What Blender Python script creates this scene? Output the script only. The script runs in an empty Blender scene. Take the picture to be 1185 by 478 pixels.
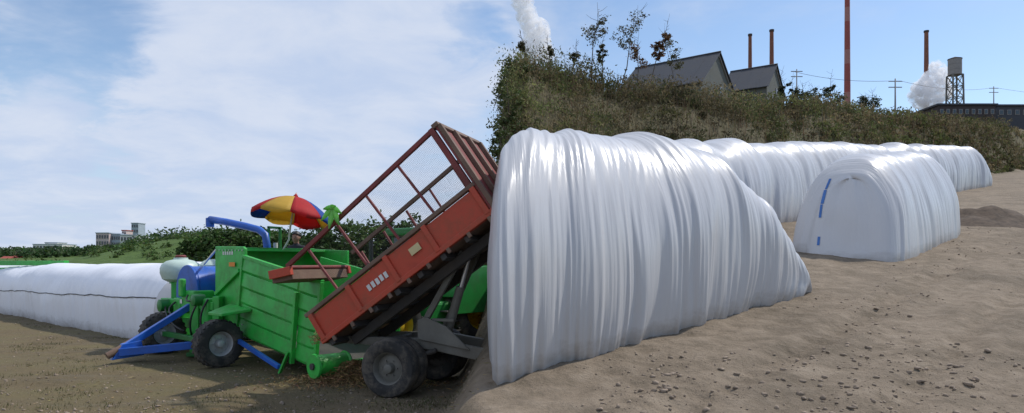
import bpy, bmesh, math, random
import numpy as np
from mathutils import Vector, Matrix, noise as mnoise
R = math.radians
rnd = random.Random(7)
rng = np.random.default_rng(11)
scene = bpy.context.scene
COL = scene.collection

# ------------------------------------------------------------------ camera
EYE = 1.75           # eye height above the flat mud yard
F = 800.0            # focal length in photo pixels (photo 1185 x 478)
HOR = 304.0          # photo row of the true horizon
cam_d = bpy.data.cameras.new("camera")
cam = bpy.data.objects.new("camera", cam_d); COL.objects.link(cam)
cam.location = (0, 0, EYE); cam.rotation_euler = (R(90), 0, 0)
cam_d.sensor_width = 36.0; cam_d.lens = F / 1185.0 * 36.0
cam_d.shift_y = (HOR - 239.0) / 1185.0
cam_d.clip_start = 0.05; cam_d.clip_end = 9000
scene.camera = cam

# ------------------------------------------------------------------ sky, sun, exposure
SUN = Vector((0.86, 0.42, 1.25)).normalized()
SUN_EL = math.asin(SUN.z); SUN_AZ = math.atan2(SUN.x, SUN.y)
world = bpy.data.worlds.new("World"); scene.world = world; world.use_nodes = True
nt = world.node_tree; nt.nodes.clear()
def wn(t, **kw):
    n = nt.nodes.new(t)
    for k, v in kw.items(): setattr(n, k, v)
    return n
wout = wn('ShaderNodeOutputWorld'); wbg = wn('ShaderNodeBackground')
sky = wn('ShaderNodeTexSky', sky_type='NISHITA', sun_disc=False)
sky.sun_elevation = SUN_EL; sky.sun_rotation = SUN_AZ; sky.air_density = 1.0; sky.dust_density = 0.4; sky.ozone_density = 2.2
SKY_STRENGTH = 0.15
wbg.inputs['Strength'].default_value = SKY_STRENGTH
wtc = wn('ShaderNodeTexCoord'); wsep = wn('ShaderNodeSeparateXYZ')
nt.links.new(wtc.outputs['Generated'], wsep.inputs[0])
def wmath(op, a, b=None, clamp=False):
    n = wn('ShaderNodeMath', operation=op, use_clamp=clamp)
    for i, x in enumerate((a, b)):
        if x is None: continue
        if isinstance(x, (int, float)): n.inputs[i].default_value = x
        else: nt.links.new(x, n.inputs[i])
    return n.outputs[0]
def wmap(x, a, b, c, d):
    n = wn('ShaderNodeMapRange'); n.interpolation_type = 'SMOOTHSTEP'
    nt.links.new(x, n.inputs[0])
    for i, v in enumerate((a, b, c, d)): n.inputs[i + 1].default_value = v
    return n.outputs[0]
zz = wmath('ADD', wmath('MAXIMUM', wsep.outputs[2], 0.0), 0.16)
cx_ = wmath('DIVIDE', wsep.outputs[0], zz); cy_ = wmath('DIVIDE', wsep.outputs[1], zz)
wcmb = wn('ShaderNodeCombineXYZ')
nt.links.new(cx_, wcmb.inputs[0]); nt.links.new(cy_, wcmb.inputs[1])
def wnoise(scale, detail, rough, off):
    mp = wn('ShaderNodeMapping'); mp.inputs['Location'].default_value = off
    nt.links.new(wcmb.outputs[0], mp.inputs[0])
    n = wn('ShaderNodeTexNoise'); n.inputs['Scale'].default_value = scale
    n.inputs['Detail'].default_value = detail; n.inputs['Roughness'].default_value = rough
    n.inputs['Distortion'].default_value = 0.35
    nt.links.new(mp.outputs[0], n.inputs['Vector']); return n.outputs['Fac']
n_big = wnoise(0.75, 6, 0.62, (3.1, 1.7, 0)); n_fine = wnoise(2.6, 7, 0.6, (0.4, 5.2, 0))
# overcast sheet over the west (left) part of the sky, thin wisps elsewhere
west = wmap(wsep.outputs[0], -0.16, 0.26, 1.0, 0.0)
def wblob(d, r0, r1):          # 1 inside a cloud / gap round direction d
    v = wn('ShaderNodeVectorMath', operation='DISTANCE'); nt.links.new(wtc.outputs['Generated'], v.inputs[0])
    v.inputs[1].default_value = Vector(d).normalized(); 
    s = wmath('ADD', v.outputs['Value'], wmath('MULTIPLY', wmath('SUBTRACT', n_fine, 0.5), 0.28))
    return wmap(s, r0, r1, 1.0, 0.0)
def pdir(u, v): return ((u - 592.5) / F, 1.0, (HOR - v) / F)
gap1 = wblob(pdir(55, 40), 0.04, 0.20)
gap2 = wblob(pdir(545, 25), 0.0, 0.07)
puff = wblob(pdir(42, 148), 0.0, 0.062)
cov = wmath('ADD', wmath('MULTIPLY', wmath('SUBTRACT', n_big, 0.5), 1.5), wmath('MULTIPLY', wmath('SUBTRACT', n_fine, 0.5), 0.7))
cov = wmath('ADD', cov, wmath('SUBTRACT', wmath('MULTIPLY', west, 0.72), 0.06))
cov = wmath('SUBTRACT', cov, wmath('MULTIPLY', gap1, 0.62))
cov = wmath('SUBTRACT', cov, wmath('MULTIPLY', gap2, 0.35))
cov = wmath('ADD', cov, wmath('MULTIPLY', puff, 0.55))
cloud = wmap(cov, -0.10, 0.60, 0.0, 0.95)
wramp = wn('ShaderNodeMix', data_type='RGBA')
ctone = wmap(wmath('ADD', n_fine, wmath('MULTIPLY', n_big, 0.6)), 0.6, 1.05, 0.0, 1.0)
nt.links.new(ctone, wramp.inputs[0])
k = 1.0 / SKY_STRENGTH
wramp.inputs[6].default_value = (0.53 * k, 0.635 * k, 0.84 * k, 1); wramp.inputs[7].default_value = (0.68 * k, 0.745 * k, 0.88 * k, 1)
wmix = wn('ShaderNodeMix', data_type='RGBA')
nt.links.new(cloud, wmix.inputs[0]); nt.links.new(sky.outputs[0], wmix.inputs[6]); nt.links.new(wramp.outputs[2], wmix.inputs[7])
nt.links.new(wmix.outputs[2], wbg.inputs['Color']); nt.links.new(wbg.outputs[0], wout.inputs[0])

sun_d = bpy.data.lights.new("sun", 'SUN'); sun_d.energy = 3.3; sun_d.angle = R(2.0); sun_d.color = (1.0, 0.95, 0.87)
sun = bpy.data.objects.new("sun", sun_d); COL.objects.link(sun)
sun.rotation_euler = SUN.to_track_quat('Z', 'Y').to_euler(); sun.location = (20, -10, 40)
scene.view_settings.view_transform = 'Standard'; scene.view_settings.look = 'None'
scene.view_settings.exposure = 0.0; scene.view_settings.gamma = 1.0; scene.view_settings.use_curve_mapping = False
scene.render.engine = 'CYCLES'
scene.cycles.volume_bounces = 10; scene.cycles.max_bounces = 12

# ------------------------------------------------------------------ materials
def mat(name, col, rough=0.6, metal=0.0, var=0.15, vscale=3.0, bump=0.0, bscale=40.0, dirt=0.0, dirtcol=(0.16, 0.12, 0.08),
        spec=0.5, dscale=2.0, col2=None, coat=0.0):
    m = bpy.data.materials.new(name); m.use_nodes = True
    t = m.node_tree; b = t.nodes['Principled BSDF']
    b.inputs['Roughness'].default_value = rough; b.inputs['Metallic'].default_value = metal
    b.inputs['Specular IOR Level'].default_value = spec; b.inputs['Coat Weight'].default_value = coat
    tc = t.nodes.new('ShaderNodeTexCoord')
    n1 = t.nodes.new('ShaderNodeTexNoise'); n1.inputs['Scale'].default_value = vscale; n1.inputs['Detail'].default_value = 6; n1.inputs['Roughness'].default_value = 0.65
    t.links.new(tc.outputs['Object'], n1.inputs['Vector'])
    mx = t.nodes.new('ShaderNodeMix'); mx.data_type = 'RGBA'
    mr = t.nodes.new('ShaderNodeMapRange'); mr.inputs[1].default_value = 0.3; mr.inputs[2].default_value = 0.7
    t.links.new(n1.outputs['Fac'], mr.inputs[0]); t.links.new(mr.outputs[0], mx.inputs[0])
    c2 = col2 if col2 else tuple(min(1, c * (1 + var)) for c in col)
    c1 = col if col2 else tuple(c * (1 - var) for c in col)
    mx.inputs[6].default_value = (*c1, 1); mx.inputs[7].default_value = (*c2, 1)
    last = mx.outputs[2]
    if dirt > 0:
        n2 = t.nodes.new('ShaderNodeTexNoise'); n2.inputs['Scale'].default_value = dscale; n2.inputs['Detail'].default_value = 9; n2.inputs['Roughness'].default_value = 0.72
        t.links.new(tc.outputs['Object'], n2.inputs['Vector'])
        m2 = t.nodes.new('ShaderNodeMapRange'); m2.inputs[1].default_value = 0.46; m2.inputs[2].default_value = 0.72; m2.inputs[4].default_value = dirt
        t.links.new(n2.outputs['Fac'], m2.inputs[0])
        mx2 = t.nodes.new('ShaderNodeMix'); mx2.data_type = 'RGBA'
        t.links.new(m2.outputs[0], mx2.inputs[0]); t.links.new(last, mx2.inputs[6]); mx2.inputs[7].default_value = (*dirtcol, 1)
        last = mx2.outputs[2]
        ra = t.nodes.new('ShaderNodeMapRange'); ra.inputs[3].default_value = rough; ra.inputs[4].default_value = min(1, rough + 0.4)
        t.links.new(m2.outputs[0], ra.inputs[0]); t.links.new(ra.outputs[0], b.inputs['Roughness'])
    t.links.new(last, b.inputs['Base Color'])
    if bump > 0:
        n3 = t.nodes.new('ShaderNodeTexNoise'); n3.inputs['Scale'].default_value = bscale; n3.inputs['Detail'].default_value = 5
        t.links.new(tc.outputs['Object'], n3.inputs['Vector'])
        bp = t.nodes.new('ShaderNodeBump'); bp.inputs['Strength'].default_value = bump; bp.inputs['Distance'].default_value = 0.02
        t.links.new(n3.outputs['Fac'], bp.inputs['Height']); t.links.new(bp.outputs[0], b.inputs['Normal'])
    return m

def translucent(m, f):
    t = m.node_tree; b = t.nodes['Principled BSDF']; tr = t.nodes.new('ShaderNodeBsdfTranslucent'); t.links.new(b.inputs['Base Color'].links[0].from_socket, tr.inputs['Color'])
    mx = t.nodes.new('ShaderNodeMixShader'); mx.inputs[0].default_value = f; t.links.new(b.outputs[0], mx.inputs[1]); t.links.new(tr.outputs[0], mx.inputs[2]); t.links.new(mx.outputs[0], t.nodes['Material Output'].inputs['Surface'])
def leaf_mat(name, transl=0.35, rough=0.6):
    m = bpy.data.materials.new(name); m.use_nodes = True
    t = m.node_tree; b = t.nodes['Principled BSDF']; b.inputs['Roughness'].default_value = rough; b.inputs['Specular IOR Level'].default_value = 0.25
    a = t.nodes.new('ShaderNodeAttribute'); a.attribute_name = 'tint'
    t.links.new(a.outputs['Color'], b.inputs['Base Color'])
    tr = t.nodes.new('ShaderNodeBsdfTranslucent'); t.links.new(a.outputs['Color'], tr.inputs['Color'])
    mx = t.nodes.new('ShaderNodeMixShader'); mx.inputs[0].default_value = transl
    t.links.new(b.outputs[0], mx.inputs[1]); t.links.new(tr.outputs[0], mx.inputs[2])
    t.links.new(mx.outputs[0], t.nodes['Material Output'].inputs['Surface'])
    return m

def film_mat(name, col, streak=26.0, dirt=0.25, rough=0.33, bstr=0.45):
    """white silage film: streaky pleats that run round the bag (uv.x = metres along, uv.y = metres round)"""
    m = bpy.data.materials.new(name); m.use_nodes = True
    t = m.node_tree; b = t.nodes['Principled BSDF']
    b.inputs['Roughness'].default_value = rough; b.inputs['Specular IOR Level'].default_value = 0.45
    uv = t.nodes.new('ShaderNodeUVMap')
    def nz(sx, sy, det, off=0.0, ro=0.55):
        mp = t.nodes.new('ShaderNodeMapping'); mp.inputs['Scale'].default_value = (sx, sy, 1); mp.inputs['Location'].default_value = (off, off * .7, 0)
        t.links.new(uv.outputs[0], mp.inputs[0])
        n = t.nodes.new('ShaderNodeTexNoise'); n.inputs['Scale'].default_value = 1.0; n.inputs['Detail'].default_value = det; n.inputs['Roughness'].default_value = ro
        t.links.new(mp.outputs[0], n.inputs['Vector']); return n.outputs['Fac']
    s1 = nz(streak, 0.9, 4); s2 = nz(streak * 0.35, 0.5, 3, 7.3); s3 = nz(0.8, 0.9, 8, 3.1, 0.7)
    ad = t.nodes.new('ShaderNodeMath'); ad.operation = 'ADD'; t.links.new(s1, ad.inputs[0]); t.links.new(s2, ad.inputs[1])
    bp = t.nodes.new('ShaderNodeBump'); bp.inputs['Strength'].default_value = bstr; bp.inputs['Distance'].default_value = 0.03
    t.links.new(ad.outputs[0], bp.inputs['Height']); t.links.new(bp.outputs[0], b.inputs['Normal'])
    mr = t.nodes.new('ShaderNodeMapRange'); mr.inputs[1].default_value = 0.5; mr.inputs[2].default_value = 0.75; mr.inputs[4].default_value = dirt
    t.links.new(s3, mr.inputs[0])
    mx = t.nodes.new('ShaderNodeMix'); mx.data_type = 'RGBA'; t.links.new(mr.outputs[0], mx.inputs[0])
    mx.inputs[6].default_value = (*col, 1); mx.inputs[7].default_value = (0.50, 0.47, 0.44, 1)
    # mud splashed on the lowest half metre (uv.y is metres above the foot line on either side)
    sp = t.nodes.new('ShaderNodeSeparateXYZ'); t.links.new(uv.outputs[0], sp.inputs[0])
    n5 = nz(3.5, 6.0, 8, 1.3, 0.7)
    sub = t.nodes.new('ShaderNodeMath'); sub.operation = 'MULTIPLY_ADD'; t.links.new(n5, sub.inputs[0]); sub.inputs[1].default_value = -0.55; t.links.new(sp.outputs[1], sub.inputs[2])
    mm = t.nodes.new('ShaderNodeMapRange'); mm.inputs[1].default_value = -0.28; mm.inputs[2].default_value = 0.02; mm.inputs[3].default_value = 0.55; mm.inputs[4].default_value = 0.0
    t.links.new(sub.outputs[0], mm.inputs[0])
    mx3 = t.nodes.new('ShaderNodeMix'); mx3.data_type = 'RGBA'; t.links.new(mm.outputs[0], mx3.inputs[0]); t.links.new(mx.outputs[2], mx3.inputs[6])
    mx3.inputs[7].default_value = (0.20, 0.16, 0.115, 1)
    t.links.new(mx3.outputs[2], b.inputs['Base Color'])
    return m

M = {}
M['film'] = film_mat('film_white', (0.55, 0.55, 0.565))
M['film_near'] = film_mat('film_white_near', (0.54, 0.54, 0.555), streak=16, rough=0.34, bstr=0.40)
M['film_left'] = film_mat('film_white_smooth', (0.78, 0.79, 0.84), streak=7, dirt=0.12, rough=0.4)
M['green'] = mat('green_paint', (0.034, 0.44, 0.062), 0.38, var=0.16, dirt=0.75, dirtcol=(0.10, 0.20, 0.06), dscale=3.6, bump=0.08, bscale=14)
M['green_dark'] = mat('dark_green_paint', (0.015, 0.19, 0.035), 0.4, dirt=0.4, dirtcol=(0.05, 0.06, 0.03))
M['blue'] = mat('blue_paint', (0.014, 0.11, 0.50), 0.35, var=0.12, dirt=0.45, dirtcol=(0.08, 0.09, 0.11), dscale=4)
M['red'] = mat('red_paint', (0.52, 0.065, 0.028), 0.5, var=0.2, dirt=0.8, dirtcol=(0.17, 0.085, 0.05), dscale=3.0, bump=0.1, bscale=25)
M['red_dark'] = mat('rusty_red_rail', (0.20, 0.035, 0.032), 0.6, var=0.25, dirt=0.6, dirtcol=(0.11, 0.06, 0.045), dscale=5)
M['rust_brown'] = mat('weathered_brown_steel', (0.17, 0.105, 0.075), 0.75, var=0.3, dirt=0.6, dirtcol=(0.22, 0.17, 0.12), dscale=4, bump=0.15)
M['dark_steel'] = mat('dark_steel', (0.045, 0.042, 0.040), 0.65, var=0.3, dirt=0.6, dirtcol=(0.11, 0.09, 0.07))
M['grey_steel'] = mat('grey_painted_steel', (0.15, 0.145, 0.125), 0.6, var=0.2, dirt=0.6, dirtcol=(0.12, 0.095, 0.065))
M['bright_steel'] = mat('bright_steel', (0.55, 0.55, 0.55), 0.35, metal=0.9, dirt=0.3)
M['rubber'] = mat('tyre_rubber', (0.030, 0.029, 0.028), 0.85, var=0.3, dirt=0.95, dirtcol=(0.19, 0.16, 0.125), dscale=4, bump=0.2, bscale=60)
M['rim'] = mat('grey_wheel_rim', (0.48, 0.48, 0.48), 0.45, metal=0.2, dirt=0.6, dirtcol=(0.14, 0.12, 0.09), dscale=6)
M['yellow'] = mat('yellow_paint', (0.55, 0.36, 0.012), 0.4, dirt=0.4, dirtcol=(0.2, 0.14, 0.05))
M['orange'] = mat('orange_sticker', (0.75, 0.25, 0.02), 0.5, var=0.05)
M['white_plate'] = mat('white_sticker', (0.68, 0.68, 0.66), 0.5, var=0.08, dirt=0.3)
M['cream'] = mat('cream_plate', (0.62, 0.52, 0.27), 0.5, var=0.1, dirt=0.4)
M['tank'] = mat('milky_green_plastic', (0.50, 0.62, 0.55), 0.4, var=0.1, dirt=0.3, dirtcol=(0.3, 0.34, 0.3))
M['black'] = mat('black_rubber_hose', (0.02, 0.02, 0.022), 0.5, var=0.2)
M['glass'] = mat('dark_window_glass', (0.03, 0.04, 0.05), 0.08, var=0.1, spec=0.7)
M['u_red'] = mat('red_umbrella_cloth', (0.60, 0.025, 0.03), 0.7, var=0.08)
M['u_yellow'] = mat('yellow_umbrella_cloth', (0.72, 0.47, 0.07), 0.7, var=0.08)
M['u_blue'] = mat('blue_umbrella_cloth', (0.02, 0.10, 0.45), 0.7, var=0.08)
M['lime'] = mat('lime_green_plastic', (0.28, 0.70, 0.16), 0.45, var=0.1)
for q in ('u_red', 'u_yellow', 'u_blue', 'lime'): translucent(M[q], 0.45)
M['bark'] = mat('bark', (0.085, 0.065, 0.048), 0.9, var=0.3, vscale=8)
M['leaf'] = leaf_mat('foliage')
M['brush'] = leaf_mat('dry_brush', 0.4, 0.8)
M['straw'] = leaf_mat('chopped_straw', 0.15, 0.8)
M['skin'] = mat('skin', (0.33, 0.17, 0.11), 0.55, var=0.06)
M['shirt'] = mat('dark_shirt', (0.022, 0.024, 0.030), 0.85, var=0.2)
M['trousers'] = mat('dark_trousers', (0.03, 0.035, 0.05), 0.85, var=0.2)
M['hair'] = mat('black_hair', (0.012, 0.010, 0.009), 0.5, var=0.2)
M['roof_dark'] = mat('dark_sheet_roof', (0.036, 0.040, 0.050), 0.6, var=0.15, dirt=0.3, dirtcol=(0.09, 0.08, 0.08), dscale=0.6)
M['shed_wall'] = mat('pale_shed_wall', (0.11, 0.118, 0.105), 0.8, var=0.12, vscale=0.6, dirt=0.3, dscale=0.5)
M['brick'] = mat('chimney_brick', (0.21, 0.085, 0.055), 0.85, var=0.2, vscale=1.5)
M['chim_red'] = mat('chimney_red', (0.30, 0.075, 0.065), 0.75, var=0.12)
M['chim_pale'] = mat('chimney_pale_band', (0.37, 0.17, 0.15), 0.75, var=0.1)
M['conc'] = mat('grey_concrete', (0.26, 0.25, 0.24), 0.85, var=0.15)
M['far_dark'] = mat('dark_wall', (0.055, 0.045, 0.045), 0.85, var=0.2, vscale=0.5)
M['apt_cream'] = mat('cream_plaster', (0.72, 0.69, 0.64), 0.85, var=0.06, vscale=0.3)
M['apt_pink'] = mat('pink_brown_plaster', (0.58, 0.46, 0.43), 0.85, var=0.08, vscale=0.3)
M['apt_grey'] = mat('blue_grey_wall', (0.36, 0.41, 0.46), 0.8, var=0.1, vscale=0.3)
M['roof_red'] = mat('red_tile_roof', (0.33, 0.07, 0.05), 0.8, var=0.15)
M['clod'] = mat('dirt_clod', (0.27, 0.21, 0.158), 0.95, var=0.35, vscale=1.2)
M['blue_mark'] = mat('blue_print', (0.04, 0.15, 0.44), 0.5, var=0.1)

# ------------------------------------------------------------------ mesh helpers
def link(o, parent=None):
    COL.objects.link(o)
    if parent is not None: o.parent = parent
    return o
def raw_mesh(name, verts, faces, m, smooth=False):
    me = bpy.data.meshes.new(name); me.from_pydata([tuple(v) for v in verts], [], faces); me.update()
    if m: me.materials.append(m)
    if smooth: me.polygons.foreach_set('use_smooth', [True] * len(me.polygons))
    return me
def root_world(o):
    p = Vector((0, 0, 0))
    while o is not None: p = p + o.location; o = o.parent
    return p
def thing(name, label, cat, loc, group=None):
    o = bpy.data.objects.new(name, None); o.location = loc; o.empty_display_size = 0.2; link(o)
    return tag(o, label, cat, group)
def tag(o, label, cat=None, group=None, kind=None):
    if label: o['label'] = label
    if cat: o['category'] = cat
    if group: o['group'] = group
    if kind: o['kind'] = kind
    return o

class MB:
    """collects shapes in world coordinates and links them as one mesh object"""
    def __init__(s): s.v = []; s.f = []
    def add(s, vs, fs):
        k = len(s.v); s.v += [Vector(p) for p in vs]; s.f += [tuple(i + k for i in q) for q in fs]; return s
    def box(s, c, size, ax=None):
        c = Vector(c); X, Y, Z = ax if ax else (Vector((1, 0, 0)), Vector((0, 1, 0)), Vector((0, 0, 1)))
        a, b, d = (k / 2 for k in size)
        vs = [c + X * (sx * a) + Y * (sy * b) + Z * (sz * d) for sz in (-1, 1) for sy in (-1, 1) for sx in (-1, 1)]
        return s.add(vs, [(0, 2, 3, 1), (4, 5, 7, 6), (0, 1, 5, 4), (2, 6, 7, 3), (0, 4, 6, 2), (1, 3, 7, 5)])
    def prism(s, poly, ext):
        """poly: list of 3-D points (planar), ext: extrusion vector"""
        n = len(poly); ext = Vector(ext); vs = [Vector(p) for p in poly] + [Vector(p) + ext for p in poly]
        return s.add(vs, [tuple(range(n - 1, -1, -1)), tuple(range(n, 2 * n))] + [(i, (i + 1) % n, n + (i + 1) % n, n + i) for i in range(n)])
    def bar(s, a, b, w, h, up=(0, 0, 1)):
        a = Vector(a); b = Vector(b); d = (b - a); L = d.length; d.normalize(); up = Vector(up)
        if abs(d.dot(up)) > 0.98: up = Vector((1, 0, 0))
        side = d.cross(up).normalized(); u2 = side.cross(d).normalized()
        return s.box((a + b) / 2, (L, w, h), (d, side, u2))
    def tube(s, pts, r, n=10, cap=True, r2=None):
        pts = [Vector(p) for p in pts]; rings = []
        m = len(pts); prev = None
        for i, p in enumerate(pts):
            d = (pts[min(i + 1, m - 1)] - pts[max(i - 1, 0)]).normalized()
            if prev is None:
                up = Vector((0, 0, 1)) if abs(d.z) < 0.9 else Vector((1, 0, 0))
            else: up = prev
            a = d.cross(up).normalized(); bb = a.cross(d).normalized(); prev = bb
            rr = r if r2 is None else r + (r2 - r) * i / (m - 1)
            if isinstance(r, (list, tuple)): rr = r[i]
            rings.append([p + a * (rr * math.cos(2 * math.pi * j / n)) + bb * (rr * math.sin(2 * math.pi * j / n)) for j in range(n)])
        vs = [q for g in rings for q in g]; fs = []
        for i in range(m - 1):
            for j in range(n):
                k = (j + 1) % n; fs.append((i * n + j, i * n + k, (i + 1) * n + k, (i + 1) * n + j))
        if cap: fs += [tuple(range(n - 1, -1, -1)), tuple((m - 1) * n + j for j in range(n))]
        return s.add(vs, fs)
    def lathe(s, c, axis, prof, n=32, up=(0, 0, 1), closed=False, wob=None):
        """prof: (offset along axis, radius)"""
        c = Vector(c); A = Vector(axis).normalized(); up = Vector(up)
        if abs(A.dot(up)) > 0.95: up = Vector((1, 0, 0))
        X = A.cross(up).normalized(); Y = A.cross(X).normalized(); m = len(prof); vs = []
        for (o, r) in prof:
            for j in range(n):
                t = 2 * math.pi * j / n; vs.append(c + A * o + X * (r * math.cos(t)) + Y * (r * math.sin(t)))
        fs = []
        for i in range(m if closed else m - 1):
            for j in range(n):
                k = (j + 1) % n; i2 = (i + 1) % m; fs.append((i * n + j, i * n + k, i2 * n + k, i2 * n + j))
        if not closed: fs += [tuple(range(n - 1, -1, -1)), tuple((m - 1) * n + j for j in range(n))]
        return s.add(vs, fs)
    def build(s, name, m, parent=None, smooth=False, bevel=0.0, label=None, auto=False):
        base = root_world(parent) if parent is not None else Vector((0, 0, 0))
        if parent is None and s.v:   # own origin at the base of the thing
            base = Vector((sum(v.x for v in s.v) / len(s.v), sum(v.y for v in s.v) / len(s.v), min(v.z for v in s.v)))
        me = raw_mesh(name, [v - base for v in s.v], s.f, m, smooth)
        o = bpy.data.objects.new(name, me)
        if parent is None: o.location = base
        link(o, parent)
        bm = bmesh.new(); bm.from_mesh(me); bmesh.ops.recalc_face_normals(bm, faces=bm.faces)
        if auto:
            for e in bm.edges:
                if len(e.link_faces) == 2 and e.calc_face_angle(0) > R(38): e.smooth = False
        bm.to_mesh(me); bm.free()
        if bevel > 0:
            md = o.modifiers.new('bevel', 'BEVEL'); md.width = bevel; md.segments = 2; md.limit_method = 'ANGLE'; md.angle_limit = R(40)
        if label: o['label'] = label
        return o

def fast_quads(name, V, tint, m, nper=4):
    """V: (N,nper,3) faces, tint: (N,3)"""
    N = len(V); me = bpy.data.meshes.new(name)
    me.vertices.add(N * nper); me.vertices.foreach_set('co', V.reshape(-1).astype(np.float32))
    me.loops.add(N * nper); me.loops.foreach_set('vertex_index', np.arange(N * nper, dtype=np.int32))
    me.polygons.add(N); me.polygons.foreach_set('loop_start', np.arange(0, N * nper, nper, dtype=np.int32))
    me.polygons.foreach_set('loop_total', np.full(N, nper, dtype=np.int32)); me.update()
    a = me.attributes.new('tint', 'FLOAT_COLOR', 'FACE')
    a.data.foreach_set('color', np.concatenate([tint, np.ones((N, 1))], 1).reshape(-1).astype(np.float32))
    me.materials.append(m); return me
def leaves(P, size, tint, rg, flat=0.35, asp=0.55):
    """leaf quads (pointed lozenges) at points P"""
    N = len(P); d = rg.normal(size=(N, 3)); d[:, 2] *= (1 - flat) ; d /= np.linalg.norm(d, axis=1, keepdims=True)
    e = rg.normal(size=(N, 3)); e -= d * (e * d).sum(1, keepdims=True); e /= np.linalg.norm(e, axis=1, keepdims=True)
    s = np.asarray(size).reshape(-1, 1) * np.ones((N, 1))
    V = np.stack([P - d * s, P + e * s * asp + d * s * .1, P + d * s, P - e * s * asp + d * s * .1], 1)
    return V, tint
def tint_of(base, N, rg, var=0.35, hue=0.12):
    b = np.array(base)[None, :] * (1 + var * rg.normal(size=(N, 1)).clip(-2, 2)) ; b = b * (1 + hue * rg.normal(size=(N, 3)).clip(-2, 2))
    return b.clip(0.004, 0.8)

# ------------------------------------------------------------------ terrain
def sst(a, b, x):
    t = np.clip((x - a) / (b - a), 0, 1); return t * t * (3 - 2 * t)
SL = 0.161; RH = 0.75                       # the bag yard on the right rises at about nine degrees
A_DIR = Vector((0.70, 0.714)).normalized()  # direction the rows of bags and the embankment run
HB = Vector((5.9, 27.4))                    # a point on the foot of the embankment
def hill_q(x, y): return -A_DIR.y * (x - HB.x) + A_DIR.x * (y - HB.y)
def hill_t(x, y): return A_DIR.x * (x - HB.x) + A_DIR.y * (y - HB.y)
def vnoise(x, y, f, seed=0.0):
    """cheap smooth value noise, vectorised"""
    X = x * f + seed * 17.3; Y = y * f + seed * 9.1
    xi = np.floor(X); yi = np.floor(Y); fx = X - xi; fy = Y - yi
    fx = fx * fx * (3 - 2 * fx); fy = fy * fy * (3 - 2 * fy)
    def h(a, b): 
        v = np.sin(a * 127.1 + b * 311.7 + seed * 74.7) * 43758.5453
        return v - np.floor(v)
    return (h(xi, yi) * (1 - fx) + h(xi + 1, yi) * fx) * (1 - fy) + (h(xi, yi + 1) * (1 - fx) + h(xi + 1, yi + 1) * fx) * fy - 0.5
def right_weight(x, y):
    xb = np.where(y < 27, -0.45 - 0.012 * np.maximum(y - 9, 0), -0.67 + 0.15 * (y - 27))
    wd = np.where(y < 27, 0.55 + 0.03 * np.maximum(y - 12, 0), 1.0 + 0.08 * (y - 27))
    jag = vnoise(x, y, 0.8, 2) * 0.3
    return sst(-0.5, 0.5, (x - xb + jag) / wd)
def G(x, y, micro=True):
    x = np.asarray(x, float); y = np.asarray(y, float)
    yc = 260 - np.log1p(np.exp(np.clip((260 - y) / 20, -30, 30))) * 20      # stops rising at 260 m
    pl = -RH + SL * yc
    pl = np.where(pl > 0.6, pl, 0.06 * np.log1p(np.exp(np.clip(pl / 0.06, -40, 12))))               # meets the flat yard near the camera
    q = hill_q(x, y); t = hill_t(x, y)
    hh = (4.9 + 0.012 * np.clip(t, 0, 90)) * (1 + 0.16 * vnoise(x, y, 0.13, 1) * 1.2)
    hh = hh + 1.0 * sst(14, -8, t)
    hill = hh * sst(-0.3, 5.4, q + vnoise(x, y, 0.35, 3) * 0.9)
    right = pl + hill
    c_ = 0.714 * (x - 0.1) - 0.70 * (y - 7.5)                                # metres to the right of the near bag
    lug = 0.75 + 0.5 * np.sin((0.70 * x + 0.714 * y) * 17)
    for c0, dp in ((1.55, .06), (3.15, .055), (4.6, .045), (6.3, .05)):
        wob_ = 0.35 * vnoise(x, y, 0.12, c0 + 50)
        dc = c_ - c0 - wob_
        right = right - dp * lug * np.exp(-(dc / .17) ** 2) + dp * .5 * np.exp(-((np.abs(dc) - .33) / .12) ** 2)
    left = 7.5 * sst(115, 320, y) * (0.75 + 0.5 * vnoise(x, y, 0.012, 5))
    left = left + 7.9 * np.exp(-(np.abs(x + 56) / 30) ** 2.4) * np.exp(-((y - 148) / 27) ** 2)
    w = right_weight(x, y)
    z = left * (1 - w) + right * w
    if micro:
        near = np.clip(1.4 - np.hypot(x, y) / 60, 0.0, 1)
        z = z + near * (0.10 * vnoise(x, y, 0.45, 6) * 0.6 + 0.045 * vnoise(x, y, 1.7, 7) + 0.03 * vnoise(x, y, 4.1, 8) * (0.4 + 0.6 * w) + w * (0.045 * vnoise(x, y, 2.3, 41) * (0.5 + vnoise(x, y, .4, 42)) + 0.05 * vnoise(x, y, 6.3, 43) * np.clip(.6 + 1.6 * vnoise(x, y, .55, 44), 0, 1)))
    return z
def g(x, y): return float(G(x, y))
def pix(u, v, d): return Vector(((u - 592.5) / F * d, d, EYE + (HOR - v) / F * d))
def xat(u, d): return (u - 592.5) / F * d

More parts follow.
